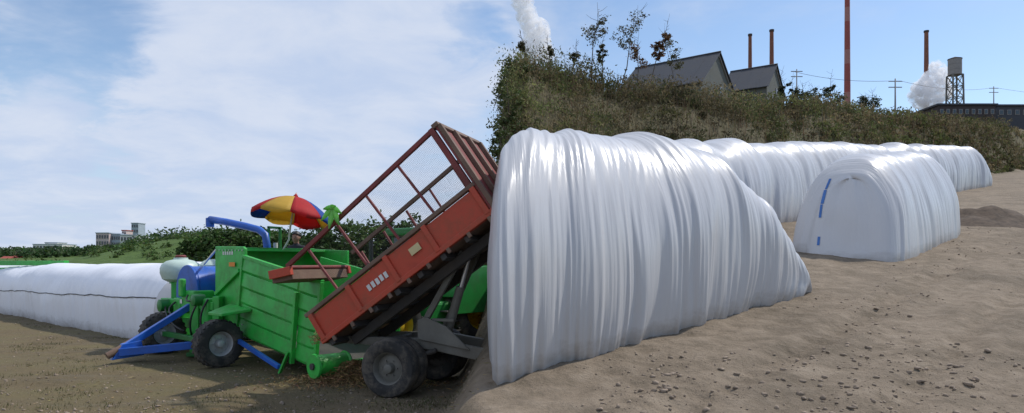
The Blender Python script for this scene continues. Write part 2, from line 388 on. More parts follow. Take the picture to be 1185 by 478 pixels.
def build_ground():
    def axis(lo, hi, n, s, c=0.0):
        a = np.arcsinh((lo - c) / s); b = np.arcsinh((hi - c) / s); return c + s * np.sinh(np.linspace(a, b, n))
    xs = axis(-4000, 4000, 640, 1.8, 1.2); ys = axis(-900, 6000, 620, 3.6, 9.0)
    X, Y = np.meshgrid(xs, ys); Z = G(X, Y)
    V = np.stack([X, Y, Z], -1).reshape(-1, 3); nx, ny = len(xs), len(ys)
    i = np.arange(ny - 1)[:, None] * nx + np.arange(nx - 1)[None, :]
    Fc = np.stack([i, i + 1, i + nx + 1, i + nx], -1).reshape(-1, 4)
    me = bpy.data.meshes.new('ground'); N = len(Fc)
    me.vertices.add(len(V)); me.vertices.foreach_set('co', V.reshape(-1).astype(np.float32))
    me.loops.add(N * 4); me.loops.foreach_set('vertex_index', Fc.reshape(-1).astype(np.int32))
    me.polygons.add(N); me.polygons.foreach_set('loop_start', np.arange(0, N * 4, 4, dtype=np.int32)); me.polygons.foreach_set('loop_total', np.full(N, 4, np.int32))
    me.polygons.foreach_set('use_smooth', np.ones(N, bool)); me.update()
    w = right_weight(X, Y); w2 = sst(-3.5, 0.2, X + vnoise(X, Y, 0.7, 4) * 1.2)
    wdirt = np.where(Y < 14, np.maximum(w, w2 * 0.8), w)
    q = hill_q(X, Y) + vnoise(X, Y, 0.5, 9) * 1.4
    brush = w * sst(-0.6, 1.2, q)
    grass = (1 - w) * sst(40, 75, Y + vnoise(X, Y, 0.08, 9) * 25)
    a = me.attributes.new('zone', 'FLOAT_COLOR', 'POINT')
    a.data.foreach_set('color', np.stack([wdirt, brush, grass, np.ones_like(w)], -1).reshape(-1).astype(np.float32))
    m = bpy.data.materials.new('ground_soil'); m.use_nodes = True; t = m.node_tree; b = t.nodes['Principled BSDF']
    b.inputs['Specular IOR Level'].default_value = 0.25
    at = t.nodes.new('ShaderNodeAttribute'); at.attribute_name = 'zone'; sp = t.nodes.new('ShaderNodeSeparateColor'); t.links.new(at.outputs['Color'], sp.inputs[0])
    geo = t.nodes.new('ShaderNodeNewGeometry')
    def nz(scale, det=8, ro=0.65, stretch=None):
        n = t.nodes.new('ShaderNodeTexNoise'); n.inputs['Scale'].default_value = scale; n.inputs['Detail'].default_value = det; n.inputs['Roughness'].default_value = ro
        src = geo.outputs['Position']
        if stretch:
            mp = t.nodes.new('ShaderNodeMapping'); mp.inputs['Scale'].default_value = stretch; mp.inputs['Rotation'].default_value = (0, 0, R(40)); t.links.new(src, mp.inputs[0]); src = mp.outputs[0]
        t.links.new(src, n.inputs['Vector']); return n.outputs['Fac']
    def ramp(fac, stops):
        r = t.nodes.new('ShaderNodeValToRGB'); r.color_ramp.elements[0].position = stops[0][0]; r.color_ramp.elements[0].color = (*stops[0][1], 1)
        r.color_ramp.elements[1].position = stops[-1][0]; r.color_ramp.elements[1].color = (*stops[-1][1], 1)
        for p, c in stops[1:-1]: e = r.color_ramp.elements.new(p); e.color = (*c, 1)
        t.links.new(fac, r.inputs[0]); return r.outputs[0]
    def mix(f, a_, b_):
        n = t.nodes.new('ShaderNodeMix'); n.data_type = 'RGBA'; t.links.new(f, n.inputs[0]); t.links.new(a_, n.inputs[6]); t.links.new(b_, n.inputs[7]); return n.outputs[2]
    nA = nz(0.55, 9, 0.68); nB = nz(3.0, 9, 0.7); nC = nz(14, 6, 0.7); nS = nz(1.0, 7, 0.65, (0.35, 2.2, 1))
    mud = ramp(nA, [(0.25, (0.098, 0.076, 0.040)), (0.45, (0.150, 0.114, 0.062)), (0.58, (0.148, 0.122, 0.058)), (0.75, (0.23, 0.178, 0.112))])
    mud = mix(ramp_f(t, nS, 0.42, 0.68, 0.45), mud, ramp(nB, [(0.3, (0.075, 0.062, 0.036)), (0.7, (0.165, 0.135, 0.085))]))
    dirt = ramp(nB, [(0.27, (0.140, 0.112, 0.078)), (0.5, (0.240, 0.190, 0.138)), (0.72, (0.315, 0.256, 0.192))])
    dirt = mix(ramp_f(t, nA, 0.46, 0.66, 0.75), dirt, ramp(nC, [(0.3, (0.078, 0.061, 0.042)), (0.7, (0.182, 0.146, 0.104))]))
    bru = ramp(nB, [(0.3, (0.075, 0.065, 0.035)), (0.7, (0.14, 0.12, 0.065))])
    gra = ramp(nA, [(0.3, (0.045, 0.085, 0.018)), (0.7, (0.095, 0.150, 0.034))])
    c = mix(sp.outputs[0], mud, dirt); c = mix(sp.outputs[2], c, gra); c = mix(sp.outputs[1], c, bru)
    t.links.new(c, b.inputs['Base Color'])
    # damp patches on the mud shine a little
    mr = t.nodes.new('ShaderNodeMapRange'); mr.inputs[1].default_value = 0.55; mr.inputs[2].default_value = 0.72; mr.inputs[3].default_value = 0.92; mr.inputs[4].default_value = 0.5
    t.links.new(nS, mr.inputs[0]); mr2 = t.nodes.new('ShaderNodeMix'); mr2.data_type = 'FLOAT'
    t.links.new(sp.outputs[0], mr2.inputs[0]); t.links.new(mr.outputs[0], mr2.inputs[2]); mr2.inputs[3].default_value = 0.95; t.links.new(mr2.outputs[0], b.inputs['Roughness'])
    ad = t.nodes.new('ShaderNodeMath'); ad.operation = 'MULTIPLY_ADD'; t.links.new(nC, ad.inputs[0]); ad.inputs[1].default_value = 0.45; t.links.new(nB, ad.inputs[2])
    bp = t.nodes.new('ShaderNodeBump'); bp.inputs['Strength'].default_value = 0.75; bp.inputs['Distance'].default_value = 0.10
    t.links.new(ad.outputs[0], bp.inputs['Height']); t.links.new(bp.outputs[0], b.inputs['Normal'])
    me.materials.append(m)
    o = bpy.data.objects.new('ground', me); link(o); o['kind'] = 'structure'; o['label'] = 'muddy yard on the left rising to tan dirt ground on the right'
def ramp_f(t, fac, a, b, top):
    n = t.nodes.new('ShaderNodeMapRange'); t.links.new(fac, n.inputs[0]); n.inputs[1].default_value = a; n.inputs[2].default_value = b; n.inputs[4].default_value = top
    return n.outputs[0]
build_ground()

# ------------------------------------------------------------------ silage bags
def n1(x, seed): return mnoise.noise(Vector((x, seed * 3.17, seed * 1.3)))
def bag_mesh(name, start, d, L, W, H, m, near_end, far_end, na, nr=72, big=0.05, per=0.75, fine=0.012, seed=1.0,
             shear=0.0, expo=0.85, side=1, under=18, sink=0.03, lean=0.0, taper=0.0, anchor=0.0, hvar=0.04, endbulge=0.18, basefn=None):
    """A filled bag. start = foot of the visible long side at one end; d = direction it runs in plan; the bag's body lies
    to the left of d (side=1) or right (side=-1). near_end / far_end: functions of metres from that end -> (width, height) factors."""
    d = Vector(d).normalized(); l = Vector((-d.y, d.x)) * side; V = []; UV = []
    u0 = R(under)
    for i in range(na + 1):
        s = L * i / na
        wn_, hn = near_end(s); wf, hf = far_end(L - s); w = W * min(wn_, wf); h = H * min(hn, hf) * (1 + hvar * n1(s * 0.35, seed + 5))
        for j in range(nr + 1):
            ph = -u0 + (math.pi + 2 * u0) * j / nr
            cx = math.cos(ph); sx = math.sin(ph)
            ex = math.copysign(abs(cx) ** expo, cx); 
            zz = (math.copysign(abs(sx) ** expo, sx) + math.sin(u0) ** expo) / (1 + math.sin(u0) ** expo)
            lat = w / 2 * (1 - ex * (1 - taper * max(0, zz)))           # 0 at the visible foot, w at the hidden side
            lat += anchor * (W - w); z = h * zz
            # pleats: big bulges between the folds, fine drawn folds; they lean a little as they run round the bag
            ss = s + 0.30 * mnoise.noise(Vector((s * 0.9, ph * 0.9, seed + 12))) + 0.16 * n1(ph * 1.1, seed + 2) + 0.22 * n1(s * 0.6, seed + 3) * math.cos(ph)
            b1 = n1(ss / per, seed); b1 = 1 - abs(b1) * 2.2
            b2 = n1(ss / (per * 0.33), seed + 8)
            fz = mnoise.noise(Vector((ss / 0.085, ph * 1.2, seed + 1.5))) 
            f2 = mnoise.noise(Vector((ss / 0.22, ph * 0.9, seed + 4.5)))
            lump = mnoise.noise(Vector((s * 0.8, ph * 1.6, seed + 9)))
            amp = min(1.0, 0.15 + s / 0.9) * min(1.0, 6 * min(w / W, h / H) - 0.2) if min(w / W, h / H) < 0.2 else 1.0
            tl = 0.25 + 0.75 * min(1.0, (h / H - 0.35) / 0.6) if h < H * 0.95 else 1.0
            rr = amp * (big * b1 * tl + big * 0.45 * b2 * tl + (fine * fz + fine * 1.6 * f2) * (1 + 0.9 * max(0, 0.6 - sx)) + 0.05 * lump * (W / 2.4))
            nrm_l = -cx; nrm_z = max(sx, -0.3)
            lat += nrm_l * rr; z += nrm_z * rr
            along = s + shear * lat * max(0.0, 1 - s / (L * 0.55)) + lean * z * max(0.0, 1 - s / 2.5)
            p = Vector(start[:2]) + d * along + l * lat
            zb = (basefn or g)(p.x, p.y) if j in (0, nr) else None
            V.append([p.x, p.y, z, s, ph, w, h])
    out = []; k = nr + 1
    for i in range(na + 1):
        row = V[i * k:(i + 1) * k]
        za = g(row[0][0], row[0][1]); zb = g(row[-1][0], row[-1][1])
        arc = 0.0; arcs = [0.0]
        for j in range(1, k):
            arcs.append(arcs[-1] + math.dist(row[j][:3], row[j - 1][:3]))
        for j in range(k):
            f = j / nr; base = za * (1 - f) + zb * f - sink
            out.append((row[j][0], row[j][1], base + row[j][2])); UV.append((row[j][3], min(arcs[j], arcs[-1] - arcs[j])))
    faces = [(i * k + j, (i + 1) * k + j, (i + 1) * k + j + 1, i * k + j + 1) for i in range(na) for j in range(nr)]
    for row0 in (0, na):           # end walls: strips across the end, gently bulged
        dd = d * (-1 if row0 == 0 else 1); ring = [row0 * k + j for j in range(k)]; hh_ = ring_h([out[i] for i in ring]) + 1e-6; z_lo = min(out[i][2] for i in ring)
        wd_ = math.dist(out[ring[0]][:2], out[ring[-1]][:2]); NS = 14; half = nr // 2; rows = []
        for j in range(half):
            a, b = Vector(out[ring[j]]), Vector(out[ring[nr - j]]); r_ = [ring[j]]
            for q in range(1, NS):
                f = q / NS; p = a.lerp(b, f); zf = (p.z - z_lo) / hh_
                w_here = (b - a).length / max(wd_, 1e-6)
                bul = endbulge * min(1.0, w_here) * (1 - (2 * f - 1) ** 2) ** 0.7 * (1 - max(0, zf) ** 4) + (0.11 * mnoise.noise(Vector((f * 1.6 * wd_, zf * 1.9, seed + row0))) + 0.03 * mnoise.noise(Vector((f * 5 * wd_, zf * 2.5, seed + row0))) + 0.022 * mnoise.noise(Vector((f * 9 * wd_ + zf * 2, zf * 2.2, seed + 3)))) * (1 - (2 * f - 1) ** 4)
                bul *= min(1.0, wd_ / 1.5)
                r_.append(len(out)); out.append((p.x + dd.x * bul, p.y + dd.y * bul, p.z)); UV.append((f * wd_ * 0.5, max(0.05, p.z - z_lo)))
            r_.append(ring[nr - j]); rows.append(r_)
        for j in range(half - 1):
            for q in range(NS): faces.append((rows[j][q], rows[j][q + 1], rows[j + 1][q + 1], rows[j + 1][q]))
        for q in range(NS): faces.append((rows[-1][q], rows[-1][q + 1], ring[half]))
    base = Vector((sum(p[0] for p in out) / len(out), sum(p[1] for p in out) / len(out), min(p[2] for p in out)))
    me = raw_mesh(name, [Vector(p) - base for p in out], faces, m, True)
    uvl = me.uv_layers.new(name='UVMap'); li = np.zeros(len(me.loops), np.int32); me.loops.foreach_get('vertex_index', li)
    uvl.data.foreach_set('uv', np.array(UV, np.float32)[li].reshape(-1))
    o = bpy.data.objects.new(name, me); o.location = base; link(o)
    bm = bmesh.new(); bm.from_mesh(me); bmesh.ops.recalc_face_normals(bm, faces=bm.faces); bm.to_mesh(me); bm.free()
    return o, out, k
def ring_h(r): return max(p[2] for p in r) - min(p[2] for p in r)
def round_end(Rr, wmin=0.75, hmin=0.8):
    def f(s):
        if s >= Rr: return 1.0, 1.0
        q = math.sqrt(max(0, 1 - (1 - s / Rr) ** 2)); return wmin + (1 - wmin) * q, hmin + (1 - hmin) * q
    return f
def tail_end(Rr, wmin=0.3, hmin=0.05, pw=0.8):
    def f(s):
        if s >= Rr: return 1.0, 1.0
        q = s / Rr; k_ = q ** pw; k_ = k_ * (1 - 0.35 * q * q) / 0.65 if False else k_
        sm = 1 - (1 - k_) ** 1.5
        return wmin + (1 - wmin) * sm, hmin + (1 - hmin) * sm
    return f

# near bag on the right: foot of its lit side runs from the lower middle to its gathered tail
dn = Vector((0.739, 0.674))
P0 = Vector((-0.16, 7.30)); Pend = Vector((xat(940, 12.15), 12.15))
near_bag, _, _ = bag_mesh('silage_bag', P0, Pend - P0, (Pend - P0).length, 2.7, 2.72, M['film_near'], round_end(0.45, 0.9, 0.9), tail_end(3.1, 0.25, 0.07, 0.72),
                          430, 84, big=0.11, per=1.25, fine=0.018, seed=3.4, shear=0.90, expo=0.86, under=30)
tag(near_bag, 'largest and nearest white plastic silage bag, pleated, sloping down to a gathered tail', 'silage bag', 'white silage bags')
# short bag standing alone in the middle of the dirt
ma = Vector((xat(1040, 15.6), 15.6)); mb_ = Vector((xat(1121, 21.4), 21.4))
mid_bag, mid_v, mk = bag_mesh('silage_bag', ma, mb_ - ma, (mb_ - ma).length, 2.6, 2.42, M['film'], round_end(1.0, 0.70, 0.80), round_end(2.0, 0.55, 0.55),
                        190, 72, big=0.055, per=0.9, fine=0.014, seed=8.1, expo=0.78, under=10, taper=0.15, lean=0.26, endbulge=0.16, anchor=0.35)
tag(mid_bag, 'short white plastic silage bag with blue marks on its end, alone on the dirt', 'silage bag', 'white silage bags')
# long row below the embankment
ra = Vector((3.0, 17.6)); rb = Vector((xat(1147, 50.0), 50.0))
row_bag, _, _ = bag_mesh('silage_bag', ra, rb - ra, (rb - ra).length, 2.8, 2.80, M['film'], round_end(0.8), round_end(3.2, 0.45, 0.5),
                         620, 44, big=0.11, per=1.15, fine=0.024, seed=5.7, expo=0.85, under=16, hvar=0.07)
tag(row_bag, 'long white plastic silage bag lying along the foot of the brushy embankment', 'silage bag', 'white silage bags')
# left bag behind the green machine
MU = Vector((0.738, -0.675)); MV = Vector((0.675, 0.738)); MO = Vector((-4.6, 11.9))
lb = Vector((-9.1, 16.1)) + MU * 2.3; la = lb - MU * 21.5
left_bag, lv, lk = bag_mesh('silage_bag', lb, la - lb, 21.5, 2.35, 1.70, M['film_left'], round_end(0.3, 0.95, 0.95), round_end(1.2),
                            330, 60, big=0.022, per=1.7, fine=0.010, seed=2.2, side=-1, expo=0.72, under=16, hvar=0.03)
tag(left_bag, 'long smooth white silage bag with a dark cord along its side, behind the green machine', 'silage bag', 'white silage bags')
# dark cord pressed into the film half way up the left bag
cord = MB(); pts = []
for i in range(2, 328, 3):
    row = lv[i * lk:(i + 1) * lk]; zt = row[0][2] + 1.0 - 0.25 * i / 330
    j = next(j for j in range(lk) if row[j][2] >= zt)
    a, b = Vector(row[j - 1]), Vector(row[j]); f = (zt - a.z) / max(1e-6, b.z - a.z); p = a.lerp(b, f)
    pts.append(p + Vector((-MV.x, -MV.y, 0)) * 0.012)
cord.tube(pts, 0.013, 6).build('cord', M['black'], left_bag, smooth=True)
# blue printed marks on the flat end of the short bag: short strips laid on the film
depsm = mid_bag.data
from mathutils.bvhtree import BVHTree
bv = BVHTree.FromPolygons([Vector(v.co) + mid_bag.location for v in depsm.vertices], [tuple(p.vertices) for p in depsm.polygons])
def on_mid(u, v):
    o_ = Vector((0, 0, EYE)); r_ = Vector(((u - 592.5) / F, 1, (HOR - v) / F)).normalized()
    h = bv.ray_cast(o_, r_); return (h[0] + h[1] * (0.012 if h[1].dot(r_) < 0 else -0.012)) if h[0] else None
def mark_strip(pairs, w):
    L_ = [on_mid(u - w / 2, v) for u, v in pairs]; R_ = [on_mid(u + w / 2, v) for u, v in pairs]
    if any(x is None for x in L_ + R_): return
    n = len(pairs); MB().add(L_ + R_, [(i, i + 1, n + i + 1, n + i) for i in range(n - 1)]).build('blue_mark', M['blue_mark'], mid_bag)
for (a, b, w) in (((961, 207), (956, 219), 2.6), ((955.5, 220), (951.5, 236), 3.4), ((951, 236.8), (949, 252), 2.8), ((948, 274), (947, 284), 3)):
    mark_strip([(a[0] + (b[0] - a[0]) * t / 4, a[1] + (b[1] - a[1]) * t / 4) for t in range(5)], w)

# ------------------------------------------------------------------ bagging machine (green, centre left)
Z3 = Vector((0, 0, 1)); U3 = Vector((MU.x, MU.y, 0)); V3 = Vector((MV.x, MV.y, 0))
mz = 0.0
def mp(u, v, z): return Vector((MO.x + MU.x * u + MV.x * v, MO.y + MU.y * u + MV.y * v, mz + z))
MAX_ = (U3, V3, Z3)
def wheel(parent, c, axis, r, w, rimmat, tread=True, rim_f=0.52, lugs=26, outer=1):
    """wheel part: hub (mesh) > tyre, rim"""
    c = Vector(c); A = Vector(axis).normalized()
    hub = MB().lathe(c, A, [(-w * .30, 0.03), (-w * .30, r * .17), (-w * .05, r * .19), (w * .12, r * .19), (w * .40, r * .15), (w * .44, r * .08)], 20)
    for k_ in range(6):
        t = k_ * math.pi / 3; X = A.cross(Z3).normalized(); Y = A.cross(X)
        q = c + (X * math.cos(t) + Y * math.sin(t)) * r * .27 + A * (w * .02); hub.tube([q, q + A * w * .14], r * .03, 6)
    hub = hub.build('wheel', rimmat, parent, smooth=True, auto=True)
    ri = r * rim_f
    prof = [(-w * .40, ri * .98), (-w * .50, ri * 1.12), (-w * .52, r * .78), (-w * .47, r * .93), (-w * .36, r * .985), (-w * .12, r), (w * .12, r), (w * .36, r * .985),
            (w * .47, r * .93), (w * .52, r * .78), (w * .50, ri * 1.12), (w * .40, ri * .98)]
    ty = MB().lathe(c, A, prof, 44, closed=True)
    if tread:
        X = A.cross(Z3).normalized(); Y = A.cross(X).normalized()
        for k_ in range(lugs):
            for sd in (-1, 1):
                t = 2 * math.pi * (k_ + (0.5 if sd > 0 else 0)) / lugs
                rad = X * math.cos(t) + Y * math.sin(t); tan = A.cross(rad).normalized()
                dirv = (A * sd * 0.8 + tan * 0.6).normalized(); nn = rad.cross(dirv).normalized()
                ty.box(c + rad * (r * 0.985) + A * (sd * w * .25), (w * .52, r * .09, r * .035), (dirv, nn, rad))
    ty.build('tyre', M['rubber'], hub, smooth=True, auto=True)
    MB().lathe(c, A, [(-w * .42, ri * 1.02), (-w * .40, ri * .93), (-w * .1, ri * .80), (w * .0, ri * .55), (w * .02, ri * .3), (w * .06, ri * .3), (w * .05, ri * .56), (-w * .02, ri * .82), (w * .34, ri * .92), (w * .43, ri * 1.03), (w * .36, ri * 1.05), (-w * .36, ri * 1.05)],
               36, closed=True).build('rim', rimmat, hub, smooth=True, auto=True)
    return hub

bagger = thing('silage_bagging_machine', 'green and blue silage bagging machine with a big sheet metal hopper', 'bagging machine', (mp(-0.6, 0.6, 0).x, mp(-0.6, 0.6, 0).y, 0))
wheel(bagger, mp(0.0, -0.46, 0.40), -V3 * 0 + U3, 0.40, 0.27, M['rim'])
wheel(bagger, mp(-2.45, -0.42, 0.40), U3, 0.40, 0.27, M['rim'])
# axle, main frame
MB().bar(mp(-2.7, -0.42, 0.40), mp(-0.2, -0.46, 0.40), 0.09, 0.09).build('axle', M['green_dark'], bagger, bevel=0.008)
fr = MB(); fr.bar(mp(-2.9, 0.15, 0.55), mp(0.2, 0.15, 0.55), 0.16, 0.18).bar(mp(-2.9, 1.95, 0.55), mp(0.2, 1.95, 0.55), 0.16, 0.18)
for u_ in (-2.75, -1.3, 0.1): fr.bar(mp(u_, 0.23, 0.55), mp(u_, 1.87, 0.55), 0.14, 0.14)
fr.build('main_frame', M['green'], bagger, bevel=0.01)
# wheel leg posts and the guard step over the near wheel
lg = MB(); lg.bar(mp(-1.35, -0.25, 0.12), mp(-1.35, -0.25, 1.18), 0.20, 0.16).bar(mp(-0.75, -0.12, 0.3), mp(-0.75, -0.12, 1.15), 0.22, 0.12)
lg.bar(mp(-2.95, -0.1, 0.5), mp(-2.95, -0.1, 1.02), 0.12, 0.12).bar(mp(-3.0, -0.18, 0.98), mp(-0.7, -0.18, 0.98), 0.14, 0.14)
lg.build('wheel_bracket', M['green'], bagger, bevel=0.01)
MB().prism([mp(-0.30, -0.50, 0.86), mp(0.20, -0.50, 0.86), mp(0.28, -0.02, 0.92), mp(-0.5, -0.02, 0.98)], (0, 0, 0.05)).build('mudguard', M['green'], bagger, bevel=0.01)
ft = MB(); ft.bar(mp(-1.35, -0.25, 0.12), mp(-1.35, -0.25, 0.05), 0.26, 0.26, up=(1, 0, 0)).build('stand_foot', M['green_dark'], bagger, bevel=0.01)
# gearbox cluster, pump and hoses between the wheels
gb = MB(); gb.box(mp(-1.75, -0.05, 1.05), (0.55, 0.4, 0.36), MAX_).box(mp(-2.2, -0.1, 0.93), (0.3, 0.34, 0.3), MAX_).box(mp(-0.95, -0.15, 0.80), (0.28, 0.3, 0.62), MAX_).box(mp(-1.9, -0.28, 1.28), (0.16, 0.1, 0.34), MAX_)
gb.build('gearbox', M['green'], bagger, bevel=0.03)
MB().lathe(mp(-2.62, -0.28, 0.92), V3, [(-.16, .05), (-.14, .12), (0.14, .12), (.16, .06)], 20).build('pump', M['green_dark'], bagger, smooth=True, auto=True)
pm = MB(); pm.lathe(mp(-1.05, -0.34, 1.08), V3, [(-.12, .05), (-.10, .10), (0.1, .10), (.12, .05)], 18)
pm.build('pump', M['green_dark'], bagger, smooth=True, auto=True)
for k_, (a, b, c_) in enumerate((((-1.05, -.34, 1.05), (-1.15, -.5, .75), (-1.3, -.36, .45)), ((-.8, -.28, 1.1), (-.95, -.48, .7), (-.85, -.25, .4)), ((-2.5, -.35, .9), (-2.0, -.55, .62), (-1.5, -.4, .5)), ((-1.6, -.3, 1.15), (-1.3, -.52, 1.0), (-1.0, -.38, 1.1)), ((-2.2, -.28, 1.0), (-2.35, -.5, .8), (-1.6, -.42, .72)))):
    A_, B_, C_ = mp(*a), mp(*b), mp(*c_)
    MB().tube([A_ * ((1 - t) ** 2) + B_ * (2 * t * (1 - t)) + C_ * (t * t) for t in [i / 10 for i in range(11)]], 0.018, 7).build('hose', M['black'], bagger, smooth=True)
for (u_, v_, z_, w_, h_) in ((-2.0, -.262, 1.02, .10, .08), (-1.5, -.262, 1.1, .09, .11)):
    MB().box(mp(u_, v_, z_), (w_, .004, h_), MAX_).build('sticker', M['white_plate'], bagger)
# drawbar: two blue bars meeting at a hitch
tip = mp(-1.5, -1.62, 0.22)
MB().bar(mp(-1.55, -0.28, 0.95), mp(-1.5, -1.40, 0.30), 0.10, 0.11).build('drawbar_strut', M['blue'], bagger, bevel=0.008)
MB().bar(mp(-0.95, -0.25, 0.30), mp(-1.48, -1.50, 0.22), 0.12, 0.13).build('drawbar_beam', M['blue'], bagger, bevel=0.008)
MB().prism([mp(-1.56, -1.62, 0.10), mp(-1.56, -1.10, 0.14), mp(-1.56, -1.15, 0.40), mp(-1.56, -1.45, 0.36)], U3 * 0.12).build('hitch_plate', M['blue'], bagger, bevel=0.01)
MB().tube([mp(-1.5, -1.42, 0.30), mp(-1.5, -1.58, 0.22), mp(-1.5, -1.68, 0.17)], 0.06, 10).build('hitch_eye', M['rust_brown'], bagger, smooth=True, auto=True)
MB().tube([mp(-1.62, -0.75, 0.62), mp(-1.62, -1.08, 0.46), mp(-1.58, -1.42, 0.30)], 0.055, 8).build('drive_shaft', M['rust_brown'], bagger, smooth=True, auto=True)
# blue engine cowl with a round top, its end face towards the camera
prof = []
for t in [i / 14 for i in range(15)]:
    a = math.pi * t; prof.append((0.46 * math.cos(a), 1.22 + 0.46 * math.sin(a)))
prof = [(0.46, 1.0)] + prof + [(-0.46, 1.0)]
cowl = MB().prism([mp(-2.12 + x, -0.05, z) for x, z in prof], V3 * 0.98).build('engine_cowl', M['blue'], bagger, smooth=True, auto=True, bevel=0.015)
for x_ in (-0.1, 0.22): MB().box(mp(-1.655, 0.28 + x_ * 0.9 + 0.12, 1.2), (.006, .11, .13), MAX_).build('sticker', M['white_plate'], cowl)
MB().prism([mp(-2.12 + x * 1.06, -0.11, 1.0 + (z - 1.0) * 1.04) for x, z in prof], V3 * 0.05).build('cowl_rim', M['blue'], cowl, bevel=0.01)
MB().box(mp(-2.05, 0.3, 0.92), (0.6, 0.6, 0.18), MAX_).build('engine_block', M['dark_steel'], bagger, bevel=0.02)
MB().tube([mp(-1.52, 0.5, 1.15), mp(-1.48, 0.5, 0.98), mp(-1.3, 0.4, 0.95)], 0.05, 10).build('exhaust_elbow', M['bright_steel'], bagger, smooth=True)
# milky tank on a green post
tk = mp(-2.95, 0.12, 1.58)
tank = MB().lathe(tk, Z3, [(-.22, .08), (-.215, .24), (-.16, .34), (-.04, .385), (.06, .385), (.14, .35), (.205, .26), (.235, .14), (.27, .13), (.275, .05)], 32).build('spray_tank', M['tank'], bagger, smooth=True, auto=True)
MB().lathe(tk + Vector((0, 0, .275)), Z3, [(0, .10), (.03, .105), (.05, .08)], 18).build('tank_lid', M['red_dark'], tank, smooth=True, auto=True)
MB().lathe(mp(-2.55, 0.55, 1.60), Z3, [(-.18, .05), (-.18, .20), (.1, .22), (.17, .16), (.22, .07)], 24).build('spray_tank', M['tank'], bagger, smooth=True, auto=True)
MB().bar(mp(-2.9, 0.0, 1.36), mp(-2.9, 0.0, 0.6), 0.13, 0.13).build('tank_post', M['green'], bagger, bevel=0.01)
MB().box(mp(-2.85, 0.2, 1.345), (0.5, 0.5, 0.035), MAX_).build('tank_shelf', M['green'], bagger, bevel=0.006)
# bag tunnel behind (arch that holds the mouth of the bag)
arch_o = [(1.17 + 1.24 * math.cos(math.pi * t / 16) , 0.75 + 0.93 * math.sin(math.pi * t / 16)) for t in range(17)]
arch_i = [(1.17 + 1.20 * math.cos(math.pi * t / 16) , 0.75 + 0.89 * math.sin(math.pi * t / 16)) for t in range(17)]
po = [(2.41, 0.08)] + arch_o + [(-0.07, 0.08)]; pi_ = [(2.37, 0.08)] + arch_i + [(-0.03, 0.08)]
tun = MB(); n_ = len(po)
v0 = [mp(-3.85, a, z) for a, z in po] + [mp(-3.85, a, z) for a, z in pi_] + [mp(-3.0, a, z) for a, z in po] + [mp(-3.0, a, z) for a, z in pi_]
fs = []
for i in range(n_ - 1): fs += [(i, i + 1, n_ + i + 1, n_ + i), (2 * n_ + i, 3 * n_ + i, 3 * n_ + i + 1, 2 * n_ + i + 1), (i, 2 * n_ + i, 2 * n_ + i + 1, i + 1), (n_ + i, n_ + i + 1, 3 * n_ + i + 1, 3 * n_ + i)]
for e in (0, n_ - 1): fs.append((e, n_ + e, 3 * n_ + e, 2 * n_ + e))
tun.add(v0, fs).build('bag_tunnel', M['film_left'], bagger, smooth=True, auto=True)
MB().box(mp(-2.95, 1.17, 0.95), (0.08, 2.2, 1.5), MAX_).build('tunnel_wall', M['green'], bagger, bevel=0.01)
# rotor housing: tall green box between engine and hopper
hs = MB().prism([mp(-1.14, 0.0, 0.62), mp(0.0, 0.0, 0.62), mp(0.0, 0.0, 1.99), mp(-0.08, 0.0, 2.03), mp(-1.14, 0.0, 2.05)], V3 * 0.05)
hs.build('housing_plate', M['green'], bagger, bevel=0.012)
hb = MB().box(mp(-1.11, 1.05, 1.33), (0.05, 1.96, 1.42), MAX_).prism([mp(-1.085, 2.0, 0.62), mp(0.1, 2.0, 0.55), mp(0.1, 2.0, 1.98), mp(-1.085, 2.0, 2.03)], V3 * 0.05)
hb.build('housing_back', M['green'], bagger, bevel=0.01)
MB().box(mp(-0.85, 1.03, 1.98), (0.45, 1.9, 0.04), MAX_).build('housing_top', M['green'], bagger, bevel=0.006)
MB().bar(mp(-1.06, -0.03, 1.18), mp(-0.14, -0.03, 1.62), 0.05, 0.07).build('brace', M['green'], bagger, bevel=0.006)
MB().box(mp(-0.42, -0.028, 1.72), (0.22, .004, .075), MAX_).build('warning_sticker', M['orange'], bagger)
for k_ in range(5): MB().box(mp(-0.80 + k_ * .085, -0.004, 1.92), (0.055, .004, .06), MAX_).build('lettering', M['white_plate'], bagger)
for k_ in range(9):
    for z_ in (0.68, 1.0): MB().tube([mp(-1.07 + k_ * .125, -0.002, z_ + (0 if z_ < .9 else .98 - .02 * k_ * .1)), mp(-1.07 + k_ * .125, -0.016, z_ + (0 if z_ < .9 else .98 - .02 * k_ * .1))], 0.014, 6).build('bolt', M['bright_steel'], bagger)
rl = MB(); rl.lathe(mp(-0.55, 0.1, 0.78), V3, [(0, .16), (1.85, .16)], 20).build('rotor', M['dark_steel'], bagger, smooth=True, auto=True)
